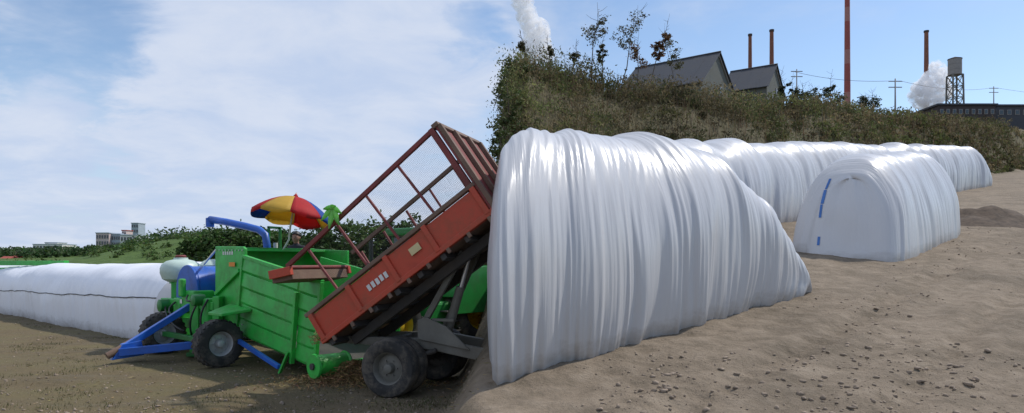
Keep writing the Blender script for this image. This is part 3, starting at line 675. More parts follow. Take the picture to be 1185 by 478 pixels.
# hopper: near side panel built of pressed sheet fields, ribs and a rim
Hq = [(-0.05, 1.86), (2.42, 1.46), (2.28, 0.22), (2.0, 0.17), (1.29, 0.26), (-0.28, 0.52)]
def hop_pt(a, b):
    """a 0..1 along the panel, b 0..1 from its bottom edge to its rim"""
    tx, tz = -0.05 + 2.47 * a, 1.86 - 0.40 * a; bx = -0.28 + 2.54 * a; bz = 0.52 - 0.34 * min(1, a / 0.9)
    return (bx + (tx - bx) * b, bz + (tz - bz) * b)
levels = [0.0, 0.20, 0.40, 0.60, 0.80, 1.0]
for cix, (a0, a1) in enumerate(((0.015, 0.745), (0.765, 0.985))):
    for li in range(5):
        b0, b1 = levels[li] + 0.001, levels[li + 1] - 0.001
        fl = []; nseg = 10
        # pressed sheet: each strip leans out towards its lower edge
        for i in range(nseg + 1):
            a = a0 + (a1 - a0) * i / nseg; x0, z0 = hop_pt(a, b0); x1, z1 = hop_pt(a, b1); xm, zm = hop_pt(a, b0 + 0.03)
            wv = 0.012 * math.sin(a * 9 + li) ; fl.append((mp(x0, 0.0, z0), mp(xm, -0.022 + wv * .8, zm), mp(x1, -0.008 + wv * .8, z1), mp(x1, 0.02, z1), mp(x0, 0.02, z0)))
        vs = [p for ring in fl for p in ring]; fs = []
        for i in range(nseg):
            for j in range(5):
                k2 = (j + 1) % 5; fs.append((i * 5 + j, (i + 1) * 5 + j, (i + 1) * 5 + k2, i * 5 + k2))
        fs += [(0, 1, 2, 3, 4), tuple(nseg * 5 + j for j in (4, 3, 2, 1, 0))]
        MB().add(vs, fs).build('hopper_panel', M['green'], bagger, bevel=0.004)
def hb_(a, b, v): x, z = hop_pt(a, b); return mp(x, v, z)
MB().bar(hb_(0, 1.0, 0.0), hb_(1, 1.0, 0.0), 0.07, 0.06).build('hopper_rim', M['green'], bagger, bevel=0.008)
MB().bar(hb_(0.755, -0.04, -0.05), hb_(0.755, 0.80, -0.05), 0.06, 0.07, up=V3).build('hopper_rib', M['green'], bagger, bevel=0.006)
MB().bar(hb_(0.992, -0.02, -0.01), hb_(0.992, 1.0, -0.01), 0.06, 0.06, up=V3).build('hopper_rib', M['green'], bagger, bevel=0.006)
MB().bar(hb_(0.008, -0.02, -0.01), hb_(0.008, 1.0, -0.01), 0.06, 0.06, up=V3).build('hopper_rib', M['green'], bagger, bevel=0.006)
MB().prism([mp(-0.05, 1.5, 0.5), mp(2.26, 1.5, 0.2), mp(2.42, 1.5, 1.46), mp(-0.05, 1.5, 1.86)], V3 * 0.04).build('far_hopper_side', M['green'], bagger, bevel=0.006)
MB().prism([mp(-0.4, 0.08, 0.72), mp(2.4, 0.08, 0.26), mp(2.4, 0.08, 0.16), mp(-0.4, 0.08, 0.60)], V3 * 1.4).build('conveyor', M['dark_steel'], bagger, bevel=0.01)
MB().bar(mp(0.05, -0.16, 0.44), mp(1.52, -0.20, 0.13), 0.06, 0.07).build('support_strut', M['blue'], bagger, bevel=0.006)
MB().bar(mp(1.5, -0.18, 0.03), mp(1.62, -0.10, 0.36), 0.09, 0.03).build('strut_foot', M['green'], bagger, bevel=0.006)
# roller at the low end of the feed belt
ro = MB().lathe(mp(2.52, -0.22, 0.24), V3, [(0, .03), (0, .175), (.03, .185), (.05, .16), (.3, .16), (.52, .16), (.54, .185), (.57, .17)], 30).build('feed_roller', M['green'], bagger, smooth=True, auto=True)
MB().lathe(mp(2.52, -0.25, 0.24), V3, [(0, .02), (0, .05), (.04, .05)], 14).build('roller_shaft', M['dark_steel'], ro, smooth=True, auto=True)
MB().bar(mp(2.5, 0.3, 0.20), mp(2.55, 1.5, 0.24), 0.10, 0.12).build('guide_beam', M['green'], bagger, bevel=0.008)
# blue loading arm and its stand behind the housing
arm = [pix(243, 254, 14.6), pix(262, 257, 14.4), pix(285, 262, 14.2), pix(300, 266, 14.1), pix(307, 272, 14.0), pix(309, 284, 14.0), pix(309, 300, 14.0)]
MB().tube(arm, 0.075, 12).build('crane_arm', M['blue'], bagger, smooth=True)
MB().tube([arm[0] + Vector((0, 0, .03)), arm[0] - Vector((0, 0, 0.16))], 0.085, 12).build('arm_head', M['blue'], bagger, smooth=True, auto=True)
pb_ = arm[-1].copy(); MB().tube([pb_, Vector((pb_.x, pb_.y, 0.5))], 0.085, 12).build('crane_post', M['blue'], bagger, smooth=True)
cp = pix(320, 290, 14.0)
for k_, (u_, v0_, v1_) in enumerate(((311, 262, 300), (324, 263, 300))):
    a_, b_ = pix(u_, v0_, 14.2), pix(u_, v1_, 14.2); MB().bar(a_, b_, 0.05, 0.05).build('control_post', M['green_dark'], bagger, bevel=0.005)
MB().bar(pix(310, 263, 14.2), pix(325, 264, 14.2), 0.05, 0.05).build('control_rail', M['green_dark'], bagger, bevel=0.005)
MB().tube([pix(319, 281, 14.15), pix(319, 300, 14.15)], 0.045, 12).build('control_box', M['white_plate'], bagger, smooth=True, auto=True)
# operator platform on the far side
MB().box(mp(-1.75, 2.72, 0.72), (1.5, 1.05, 0.05), MAX_).build('operator_platform', M['green'], bagger, bevel=0.008)
for (u_, v_) in ((-2.4, 3.15), (-1.1, 3.15)): MB().bar(mp(u_, v_, 0.0), mp(u_, v_, 0.70), 0.07, 0.07).build('platform_leg', M['green'], bagger, bevel=0.006)
MB().bar(mp(-1.3, 0.1, 2.0), mp(-2.3, 0.3, 1.72), 0.03, 0.03).build('stay_rod', M['bright_steel'], bagger)

# ------------------------------------------------------------------ umbrella over the operator
ub = Vector((xat(331, 13.4), 13.4, 0)); ux = ub.x
umb = thing('umbrella', 'red, yellow and blue beach umbrella above the green machine', 'umbrella', (ub.x, ub.y, 1.99))
up = Vector((0.13, 0.15, 1)).normalized(); uc = pix(338, 251, 13.4)       # centre of the rim plane
X_ = up.cross(Vector((0, 1, 0))).normalized(); Y_ = up.cross(X_).normalized()
apex = uc + up * 0.40; NP = 8; Ru = 0.78
ucols = {}
def canopy_pt(t, r):
    rr = Ru * r; sag = 0.05 * (1 - abs(math.cos(t * NP / 2))) ; h = 0.40 * (1 - r ** 1.9) ; edge = 0.03 * abs(math.sin(t * NP / 2)) * r ** 3
    return uc + up * (h + edge * 0.6) + (X_ * math.cos(t) + Y_ * math.sin(t)) * (rr * (1 - sag * r))
cols_ = ['u_red', 'u_yellow', 'u_red', 'u_blue', 'u_yellow', 'u_red', 'u_yellow', 'u_blue']
for p in range(NP):
    ns, nr_ = 6, 7; vs = []; fs = []
    for i in range(nr_ + 1):
        for j in range(ns + 1): vs.append(canopy_pt(2 * math.pi * (p + j / ns) / NP + 0.25, i / nr_ * 1.0 + 0.001))
    for i in range(nr_):
        for j in range(ns): a = i * (ns + 1) + j; fs.append((a, a + 1, a + ns + 2, a + ns + 1))
    k0 = len(vs)
    for j in range(ns + 1):        # hanging valance
        q = canopy_pt(2 * math.pi * (p + j / ns) / NP + 0.25, 1.0); vs.append(q - up * (0.05 + 0.05 * math.sin(math.pi * j / ns)))
    for j in range(ns): fs.append((nr_ * (ns + 1) + j, nr_ * (ns + 1) + j + 1, k0 + j + 1, k0 + j))
    po_ = MB().add(vs, fs).build('canopy_panel', M[cols_[p]], umb, smooth=True)
    sd = po_.modifiers.new('thick', 'SOLIDIFY'); sd.thickness = 0.004
    t = 2 * math.pi * p / NP + 0.25
    MB().tube([canopy_pt(t, r) - up * 0.012 for r in (0.02, .25, .5, .75, .99)], 0.006, 6).build('rib', M['bright_steel'], umb, smooth=True)
MB().tube([apex + up * 0.07, uc - up * 0.2, Vector((uc.x + (ub.x - uc.x) * .5, ub.y, 2.2)), Vector((ub.x - 0.06, ub.y, 1.99))], 0.018, 10).build('pole', M['white_plate'], umb, smooth=True)
MB().lathe(apex - up * 0.01, up, [(0, .05), (.03, .045), (.06, .02), (.09, .012)], 14).build('finial', M['u_red'], umb, smooth=True)

# ------------------------------------------------------------------ operator
def person(loc, yaw, z0, label):
    H_ = 1.66
    J = {}; E_ = []; Rr = {}
    def j(n, p, r, par=None):
        J[n] = Vector(p); Rr[n] = r
        if par: E_.append((par, n))
    j('pelvis', (0, 0, .92), (.155, .115)); j('belly', (0, .0, 1.06), (.145, .11), 'pelvis'); j('chest', (0, -.005, 1.24), (.165, .115), 'belly'); j('neckb', (0, .01, 1.38), (.085, .075), 'chest')
    j('neck', (0, .0, 1.435), (.052, .052), 'neckb'); j('jaw', (0, -.02, 1.485), (.062, .072), 'neck'); j('face', (0, -.015, 1.545), (.074, .088), 'jaw'); j('skull', (0, 0, 1.605), (.072, .085), 'face'); j('crown', (0, .0, 1.645), (.035, .045), 'skull')
    j('nose', (0, -.118, 1.535), (.012, .014), 'face')
    for s in (-1, 1):
        q = 'l' if s < 0 else 'r'
        j(q + 'sh', (s * .17, .0, 1.33), (.062, .062), 'chest'); j(q + 'el', (s * .235, -.03, 1.07), (.043, .043), q + 'sh'); j(q + 'wr', (s * .19, -.24, .99), (.029, .025), q + 'el'); j(q + 'pa', (s * .175, -.31, .985), (.036, .018), q + 'wr')
        for k_ in range(4):
            fx = s * .175 + (k_ - 1.5) * .021; ln = (.062, .075, .08, .066)[k_]
            j(q + 'f%d' % k_, (fx, -.365, .985), (.0095, .0095), q + 'pa'); j(q + 'g%d' % k_, (fx, -.365 - ln * .55, .972), (.0085, .0085), q + 'f%d' % k_); j(q + 'h%d' % k_, (fx, -.365 - ln * .8, .948), (.007, .007), q + 'g%d' % k_)
        j(q + 't1', (s * .175 - s * .045, -.31, .978), (.011, .011), q + 'pa'); j(q + 't2', (s * .175 - s * .062, -.345, .968), (.009, .009), q + 't1')
        j(q + 'hip', (s * .095, .0, .85), (.092, .10), 'pelvis'); j(q + 'kn', (s * .10, -.015, .48), (.058, .062), q + 'hip'); j(q + 'an', (s * .105, .02, .09), (.042, .045), q + 'kn'); j(q + 'to', (s * .115, -.14, .04), (.042, .032), q + 'an')
        j(q + 'ear', (s * .085, .012, 1.548), (.010, .020), 'face')
    names = list(J); me = bpy.data.meshes.new('person'); me.from_pydata([J[n] for n in names], [(names.index(a), names.index(b)) for a, b in E_], [])
    tmp = bpy.data.objects.new('person_skeleton', me); COL.objects.link(tmp)
    sk = tmp.modifiers.new('skin', 'SKIN'); sk.use_smooth_shade = True
    for i, n in enumerate(names): me.skin_vertices[0].data[i].radius = Rr[n]; me.skin_vertices[0].data[i].use_root = (n == 'pelvis')
    sb = tmp.modifiers.new('sub', 'SUBSURF'); sb.levels = 2; sb.render_levels = 2
    dg = bpy.context.evaluated_depsgraph_get(); ev = tmp.evaluated_get(dg); m2 = bpy.data.meshes.new_from_object(ev)
    bpy.data.objects.remove(tmp)
    m2.name = 'person'; m2.materials.clear()
    for mm in ('skin', 'shirt', 'trousers', 'black'): m2.materials.append(M[mm])
    for p in m2.polygons:
        c = p.center
        if c.z > 1.425: p.material_index = 0
        elif c.y < -.20 and .9 < c.z < 1.06: p.material_index = 0
        elif c.z > .93 : p.material_index = 1
        elif c.z > .10: p.material_index = 2
        else: p.material_index = 3
        p.use_smooth = True
    o = bpy.data.objects.new('person', m2); o.location = (loc[0], loc[1], z0); o.rotation_euler = (0, 0, yaw); link(o)
    tag(o, label, 'person')
    # hair cap and eyes
    vs = []; fs = []; n_, m_ = 20, 9
    for i in range(m_ + 1):
        for k_ in range(n_):
            t = 2 * math.pi * k_ / n_; back = 0.5 + 0.5 * math.sin(t); ph = (math.pi * (0.36 + 0.26 * back)) * i / m_
            vs.append((0.083 * math.sin(ph) * math.cos(t), 0.004 + 0.101 * math.sin(ph) * math.sin(t), 1.582 + 0.098 * math.cos(ph) + 0.003 * math.sin(7 * t)))
    for i in range(m_):
        for k_ in range(n_): fs.append((i * n_ + k_, i * n_ + (k_ + 1) % n_, (i + 1) * n_ + (k_ + 1) % n_, (i + 1) * n_ + k_))
    h = bpy.data.objects.new('hair', raw_mesh('hair', vs, fs, M['hair'], True)); link(h, o); sd = h.modifiers.new('t', 'SOLIDIFY'); sd.thickness = 0.012; sd.offset = -1
    for s in (-1, 1):
        e = bpy.data.objects.new('eye', raw_mesh('eye', [(s * .032 + .014 * math.cos(t * math.pi / 4), -.098 - (0.004 if t == 8 else 0), 1.560 + .007 * math.sin(t * math.pi / 4)) for t in range(8)] + [(s * .032, -.104, 1.56)], [(t, (t + 1) % 8, 8) for t in range(8)], M['hair'])); link(e, o)
    return o
pp = mp(-1.85, 2.55, 0)
pp.x = xat(343, pp.y)
person((pp.x, pp.y), R(-12), 0.747, 'person with black hair and dark shirt standing under the colourful umbrella')

# ------------------------------------------------------------------ tipping trailer (red box raised towards the right)
T3 = Vector((0.95, -0.312, 0)).normalized(); N3 = Vector((0.312, 0.95, 0)).normalized(); OT = Vector((-1.57, 9.05, 0))
def tp(s, z, n): return OT + T3 * s + N3 * n + Z3 * z
TW = 1.5
TA = R(35); ta = T3 * math.cos(TA) + Z3 * math.sin(TA); tb = -T3 * math.sin(TA) + Z3 * math.cos(TA); tb0 = tp(-1.12, 0.76, 0)
def bx_(a, b, n): return tb0 + ta * a + tb * b + N3 * n
trailer = thing('tipping_trailer', 'red tipping trailer with its caged box raised over the green hopper', 'trailer', tp(0, 0, TW / 2))
BAX = (ta, N3, tb)
for n_i, nn in (('near', -0.10), ('inner', 0.16), ('far', TW - 0.16), ('outer', TW + 0.10)):
    wheel(trailer, tp(0.02, 0.385, nn + 0.02), -N3, 0.385, 0.22, M['grey_steel'] if nn < 0 else M['dark_steel'], tread=False, rim_f=0.56)
MB().bar(tp(0.02, 0.385, -0.05), tp(0.02, 0.385, TW + 0.05), 0.10, 0.10).build('axle', M['dark_steel'], trailer, bevel=0.01)
# chassis rails and drawbar
for nn in (0.38, TW - 0.38):
    MB().prism([tp(-0.95, 0.62, nn), tp(0.35, 0.58, nn), tp(1.55, 0.38, nn), tp(1.55, 0.56, nn), tp(0.35, 0.73, nn), tp(-0.95, 0.72, nn)], N3 * 0.10).build('chassis_rail', M['grey_steel'], trailer, bevel=0.01)
for ss in (-0.85, -0.3, 0.4, 1.2): MB().bar(tp(ss, 0.66 - max(0, ss - .35) * .16, 0.48), tp(ss, 0.66 - max(0, ss - .35) * .16, TW - 0.38), 0.09, 0.10).build('cross_member', M['grey_steel'], trailer, bevel=0.01)
for sd in (0.43, TW - 0.43): MB().bar(tp(1.5, 0.47, sd), tp(2.15, 0.42, TW / 2 + (0.06 if sd > TW / 2 else -0.06)), 0.10, 0.14).build('drawbar_arm', M['grey_steel'], trailer, bevel=0.01)
MB().bar(tp(2.0, 0.28, TW / 2), tp(2.0, 0.0, TW / 2), 0.07, 0.07).build('drawbar_leg', M['dark_steel'], trailer, bevel=0.008)
# suspension springs
for nn in (0.30, TW - 0.36):
    MB().tube([tp(-0.45, 0.60, nn + .03), tp(-0.2, 0.50, nn + .03), tp(0.02, 0.46, nn + .03), tp(0.25, 0.50, nn + .03), tp(0.48, 0.58, nn + .03)], 0.035, 8).build('leaf_spring', M['dark_steel'], trailer, smooth=True)
# hinge plate that carries the ram and the brace
MB().prism([tp(0.20, 0.72, 0.34), tp(0.95, 0.60, 0.34), tp(0.62, 0.90, 0.34), tp(0.32, 1.02, 0.34), tp(0.20, 0.98, 0.34)], N3 * 0.04).build('gusset_plate', M['grey_steel'], trailer, bevel=0.006)
MB().tube([tp(0.55, 0.80, 0.55), tp(0.74, 1.42, 0.55)], 0.062, 14).build('ram_cylinder', M['grey_steel'], trailer, smooth=True, auto=True)
MB().tube([tp(0.74, 1.40, 0.55), tp(0.90, 1.95, 0.55)], 0.030, 12).build('ram_piston', M['bright_steel'], trailer, smooth=True, auto=True)
MB().bar(tp(0.26, 0.95, 0.45), tp(0.82, 1.90, 0.45), 0.07, 0.08).build('prop_bar', M['grey_steel'], trailer, bevel=0.008)
MB().bar(tp(0.30, 0.80, TW - 0.5), tp(0.84, 1.95, TW - 0.5), 0.07, 0.08).build('prop_bar', M['grey_steel'], trailer, bevel=0.008)
MB().bar(tp(0.38, 0.98, 0.42), tp(0.70, 0.98, 0.42), 0.04, 0.04).build('hinge_pin', M['grey_steel'], trailer, bevel=0.006)
# box floor, sub-frame
AL = 3.02
MB().box(bx_(AL / 2, -0.115, TW / 2), (AL, TW - 0.02, 0.05), BAX).build('box_floor', M['rust_brown'], trailer, bevel=0.006)
for nn in (0.30, TW - 0.42): MB().box(bx_(AL / 2 + 0.12, -0.275, nn + .06), (AL - .20, 0.10, 0.13), BAX).build('box_rail', M['dark_steel'], trailer, bevel=0.008)
for a_ in [0.12 + 0.40 * k_ for k_ in range(8)]: MB().box(bx_(a_, -0.185, TW / 2), (0.08, TW - 0.04, 0.08), BAX).build('floor_beam', M['dark_steel'], trailer, bevel=0.006)
# solid red sides: sheet fields between stakes, with a bottom rail and a worn brown top rail
for side, n0 in (('near', 0.0), ('far', TW - 0.04)):
    out_ = -1 if side == 'near' else 1
    st = [0.06, 0.76, 1.44, 2.12, 2.94]
    for i in range(4):
        MB().box(bx_((st[i] + st[i + 1]) / 2, 0.10, n0 + 0.02), (st[i + 1] - st[i] - 0.07, 0.025, 0.36), BAX).build('side_sheet', M['red'], trailer, bevel=0.004)
    for s_ in st: MB().box(bx_(s_, 0.10, n0 + 0.02 + out_ * 0.015), (0.075, 0.075, 0.40), BAX).build('side_stake', M['red'], trailer, bevel=0.008)
    MB().box(bx_(AL / 2, -0.105, n0 + 0.02), (AL, 0.09, 0.07), BAX).build('bottom_rail', M['red'], trailer, bevel=0.008)
    MB().box(bx_(AL / 2 - .02, 0.325, n0 + 0.02), (AL, 0.085, 0.055), BAX).build('top_rail', M['rust_brown'], trailer, bevel=0.008)
    for k_ in range(9): MB().box(bx_(0.2 + k_ * 0.34, -0.17, n0 + 0.02 + out_ * 0.03), (0.05, 0.03, 0.07), BAX).build('lashing_hook', M['rust_brown'], trailer, bevel=0.004)
    # cage of thin posts and rails above
    top = 1.22
    rb_ = lambda a_: 1.06 + (a_ - 0.12) * 0.061
    MB().bar(bx_(0.12 if side == 'near' else 0.35, rb_(.12) if side == 'near' else 1.15, n0 + .02), bx_(2.93, rb_(2.93), n0 + .02), 0.055, 0.06, up=tb).build('cage_rail', M['red_dark'] if side == 'near' else M['rust_brown'], trailer, bevel=0.006)
    ps = (0.60, 1.16, 1.74, 2.34) if side == 'near' else (0.5, 1.0, 1.5, 2.0, 2.5)
    for s_ in ps: MB().bar(bx_(s_, 0.33, n0 + .02), bx_(s_ - 0.07 * (side == 'near'), rb_(s_) - .01, n0 + .02), 0.032, 0.035, up=N3).build('cage_post', M['red_dark'], trailer, bevel=0.004)
    MB().bar(bx_(2.93, 0.30, n0 + .02), bx_(2.92, top + .04, n0 + .02), 0.075, 0.08, up=N3).build('corner_post', M['red_dark'], trailer, bevel=0.008)
# front end wall (at the high end): sheet held by ribs, with a worn cap
MB().box(bx_(3.00, 0.56, TW / 2), (0.03, TW, 1.36), BAX).build('front_wall', M['red_dark'], trailer, bevel=0.004)
for nn in (0.0, TW / 3, 2 * TW / 3, TW): MB().box(bx_(3.045, 0.56, nn * 0.96 + 0.03), (0.06, 0.07, 1.36), BAX).build('front_rib', M['rust_brown'], trailer, bevel=0.006)
MB().box(bx_(3.00, 1.26, TW / 2), (0.10, TW + .04, 0.06), BAX).build('front_cap', M['rust_brown'], trailer, bevel=0.008)
# plates on the side: cream reflector, painted lettering
MB().box(bx_(1.86, 0.12, -0.012), (0.17, 0.012, 0.10), BAX).build('reflector_plate', M['cream'], trailer, bevel=0.003)
for k_ in range(5):
    MB().box(bx_(1.02 + k_ * 0.075, 0.09 + 0.004 * (k_ % 2), -0.004), (0.050, 0.006, 0.085), BAX).build('lettering', M['white_plate'], trailer)
# tailgate swung up at the low end
tg = MB(); h0 = bx_(0.14, 1.03, 0.0); down = (-T3 * 0.6 - Z3 * 0.12).normalized()
tgx = (down, N3, down.cross(N3).normalized())
MB().box(h0 + N3 * TW / 2 + down * 0.14 - Z3 * 0.10, (0.34, TW - 0.08, 0.14), tgx).build('tailgate', M['rust_brown'], trailer, bevel=0.006)
MB().box(h0 + N3 * 0.0 + down * 0.13 - Z3 * 0.05, (0.36, 0.07, 0.12), tgx).build('tailgate_frame', M['red'], trailer, bevel=0.006)
MB().box(h0 + N3 * TW + down * 0.13 - Z3 * 0.05, (0.36, 0.07, 0.12), tgx).build('tailgate_frame', M['red'], trailer, bevel=0.006)
MB().tube([h0 - N3 * 0.02, h0 + N3 * (TW + .02)], 0.03, 10).build('tailgate_hinge', M['red_dark'], trailer, smooth=True, auto=True)
# fine wire mesh in the cage
for nw in (0.03, TW - .02):
    wm = MB()
    for k_ in range(0, 108): a_ = 0.56 + k_ * 0.0217; wm.tube([bx_(a_, 0.36, nw), bx_(a_, 1.2, nw)], 0.0008, 3, cap=False)
    for k_ in range(0, 38): b_ = 0.37 + k_ * 0.0217; wm.tube([bx_(0.56, b_, nw), bx_(2.9, b_, nw)], 0.0008, 3, cap=False)
    w_ = wm.build('wire_mesh', M['dark_steel'], trailer); w_['kind'] = 'stuff'
# green plastic palm ornament tied to the rail
pc = bx_(1.18, 1.25, -0.03)
palm = thing('palm_ornament', 'lime green plastic palm leaves tied to the top rail of the red trailer', 'ornament', pc - Z3 * 0.02)
for k_ in range(6):
    t = k_ * math.pi / 3 + 0.3; dr = T3 * math.cos(t) + Z3 * math.sin(t) - N3 * 0.25; dr.normalize(); sd = N3.cross(dr).normalized()
    L_ = 0.17; vs = []; fs = []
    for i in range(6):
        f = i / 5; c = pc + dr * (L_ * f) - Z3 * (0.10 * f * f) ; w_ = 0.045 * math.sin(math.pi * (0.12 + 0.83 * f)) ; vs += [c - sd * w_, c + Vector(-N3) * 0.012, c + sd * w_]
    for i in range(5):
        for q in range(2): fs.append((i * 3 + q, i * 3 + q + 1, i * 3 + q + 4, i * 3 + q + 3))
    lf = MB().add(vs, fs).build('leaf', M['lime'], palm, smooth=True); sdm = lf.modifiers.new('t', 'SOLIDIFY'); sdm.thickness = 0.006
MB().tube([pc, pc - Z3 * 0.14], 0.012, 8).build('stem', M['lime'], palm, smooth=True)

# ------------------------------------------------------------------ tractor standing behind the trailer
fw = Vector((xat(459, 13.0), 13.0, 0))                  # foot of its near front wheel
D3 = Vector((-0.62, -0.78, 0)).normalized(); S3 = Vector((D3.y, -D3.x, 0)) * 1.0   # forward; sideways, away from camera-left
if S3.y < 0: S3 = -S3
def kp(f, z, s): return fw + D3 * f + S3 * s + Z3 * z
KAX = (D3, S3, Z3)
tractor = thing('tractor', 'green tractor with yellow wheel rims, half hidden behind the red trailer', 'tractor', kp(-1.1, 0, 0.85))
for s_ in (0.0, 1.6): wheel(tractor, kp(0, 0.56, s_), -S3 if s_ == 0 else S3, 0.56, 0.32, M['yellow'], rim_f=0.56, lugs=20)
for s_ in (-0.05, 1.70): wheel(tractor, kp(-2.15, 0.78, s_), -S3 if s_ < 0.5 else S3, 0.78, 0.42, M['yellow'], rim_f=0.56, lugs=22)
MB().bar(kp(0, 0.56, 0.1), kp(0, 0.56, 1.5), 0.14, 0.16).build('front_axle', M['green_dark'], tractor, bevel=0.01)
MB().bar(kp(-2.15, 0.78, 0.1), kp(-2.15, 0.78, 1.55), 0.24, 0.24).build('rear_axle', M['green_dark'], tractor, bevel=0.01)
MB().box(kp(-0.9, 0.78, 0.8), (2.5, 0.42, 0.5), KAX).build('engine', M['dark_steel'], tractor, bevel=0.03)
hd = MB().prism([kp(0.75, 0.92, 0.45), kp(-1.15, 0.98, 0.45), kp(-1.15, 1.66, 0.45), kp(0.1, 1.52, 0.45), kp(0.70, 1.36, 0.45)], S3 * 0.72).build('bonnet', M['green_dark'], tractor, bevel=0.06)
for k_ in range(5): MB().box(kp(0.45 - k_ * 0.22, 1.15, 0.445), (0.15, 0.012, 0.26), KAX).build('side_vent', M['black'], hd)
MB().box(kp(0.74, 1.12, 0.81), (0.06, 0.6, 0.36), KAX).build('grille', M['black'], tractor, bevel=0.01)
MB().box(kp(-0.7, 1.48, 0.44), (0.8, 0.012, 0.05), KAX).build('yellow_stripe', M['yellow'], tractor)
# cab: posts, roof, glass, step, fuel tank
for (f_, s_) in ((-1.18, .15), (-1.18, 1.45), (-2.5, .15), (-2.5, 1.45)): MB().bar(kp(f_, 0.95, s_), kp(f_ - 0.05, 2.32, s_), 0.08, 0.08).build('cab_post', M['green_dark'], tractor, bevel=0.01)
MB().box(kp(-1.88, 2.40, 0.8), (1.6, 1.55, 0.16), KAX).build('cab_roof', M['green_dark'], tractor, bevel=0.04)
MB().box(kp(-1.82, 1.68, 0.16), (1.22, 0.02, 1.2), KAX).build('cab_glass', M['glass'], tractor)
MB().box(kp(-1.19, 1.68, 0.8), (0.02, 1.2, 1.2), KAX).build('windscreen', M['glass'], tractor)
MB().box(kp(-1.85, 0.95, 0.8), (1.4, 1.4, 0.25), KAX).build('cab_floor', M['green_dark'], tractor, bevel=0.02)
MB().box(kp(-1.05, 0.72, 0.08), (0.7, 0.36, 0.5), KAX).build('fuel_tank', M['green_dark'], tractor, bevel=0.06)
for k_ in range(3): MB().box(kp(-1.30 + .02 * k_, 0.38 + 0.2 * k_, -0.18), (0.4, 0.2, 0.03), KAX).build('step', M['dark_steel'], tractor, bevel=0.006)
for s_ in (-0.1, 1.6):
    fd = MB(); vs = []; fs = []
    for i in range(9):
        t = math.pi * (0.1 + 0.75 * i / 8); f_ = -2.15 + 0.90 * math.cos(t); z_ = 0.78 + 0.90 * math.sin(t)
        vs += [kp(f_, z_, s_ - 0.18), kp(f_, z_, s_ + 0.26), kp(f_, z_ + .03, s_ + 0.26), kp(f_, z_ + .03, s_ - 0.18)]
    for i in range(8):
        for q in range(4): fs.append((i * 4 + q, i * 4 + (q + 1) % 4, (i + 1) * 4 + (q + 1) % 4, (i + 1) * 4 + q))
    fs += [(0, 1, 2, 3), (35, 34, 33, 32)]
    fd.add(vs, fs).build('rear_mudguard', M['green_dark'], tractor, smooth=True, auto=True)
    sk_ = s_ - 0.24 if s_ < 0.5 else s_ + 0.30
    MB().prism([kp(-2.15 + 0.92 * math.cos(math.pi * i / 12), 0.72 + 0.96 * math.sin(math.pi * i / 12), sk_) for i in range(13)], S3 * 0.03).build('mudguard_skirt', M['green_dark'], tractor, bevel=0.01)
MB().tube([kp(-0.35, 1.55, 1.15), kp(-0.35, 2.2, 1.15)], 0.045, 12).build('exhaust_pipe', M['black'], tractor, smooth=True, auto=True)
MB().box(kp(-1.16, 1.42, 0.10), (0.10, 0.012, 0.16), KAX).build('sticker', M['white_plate'], tractor)
MB().box(kp(-1.12, 1.60, 0.40), (0.28, 0.012, 0.06), KAX).build('sticker', M['yellow'], tractor)
# green steel gantry beam at the far end of the left bag
gd = 23.5; ga = Vector((xat(-14, gd + 2.6), gd + 2.6, 0)); gb2 = Vector((xat(77, gd), gd, 0))
gan = thing('steel_gantry', 'green steel gantry frame standing behind the left end of the white bag', 'gantry', (gb2.x, gb2.y, g(gb2.x, gb2.y)))
zt = EYE + (HOR - 304.5) / F * gd
MB().bar(Vector((ga.x, ga.y, zt)), Vector((gb2.x, gb2.y, zt)), 0.16, 0.17).build('beam', M['green'], gan, bevel=0.01)
MB().bar(Vector((ga.x, ga.y, zt - 0.20)), Vector((gb2.x, gb2.y, zt - 0.20)), 0.08, 0.06).build('lower_bar', M['green'], gan, bevel=0.006)
for P_ in (ga, gb2): MB().bar(Vector((P_.x, P_.y, g(P_.x, P_.y))), Vector((P_.x, P_.y, zt - 0.09)), 0.14, 0.14).build('leg', M['green'], gan, bevel=0.01)

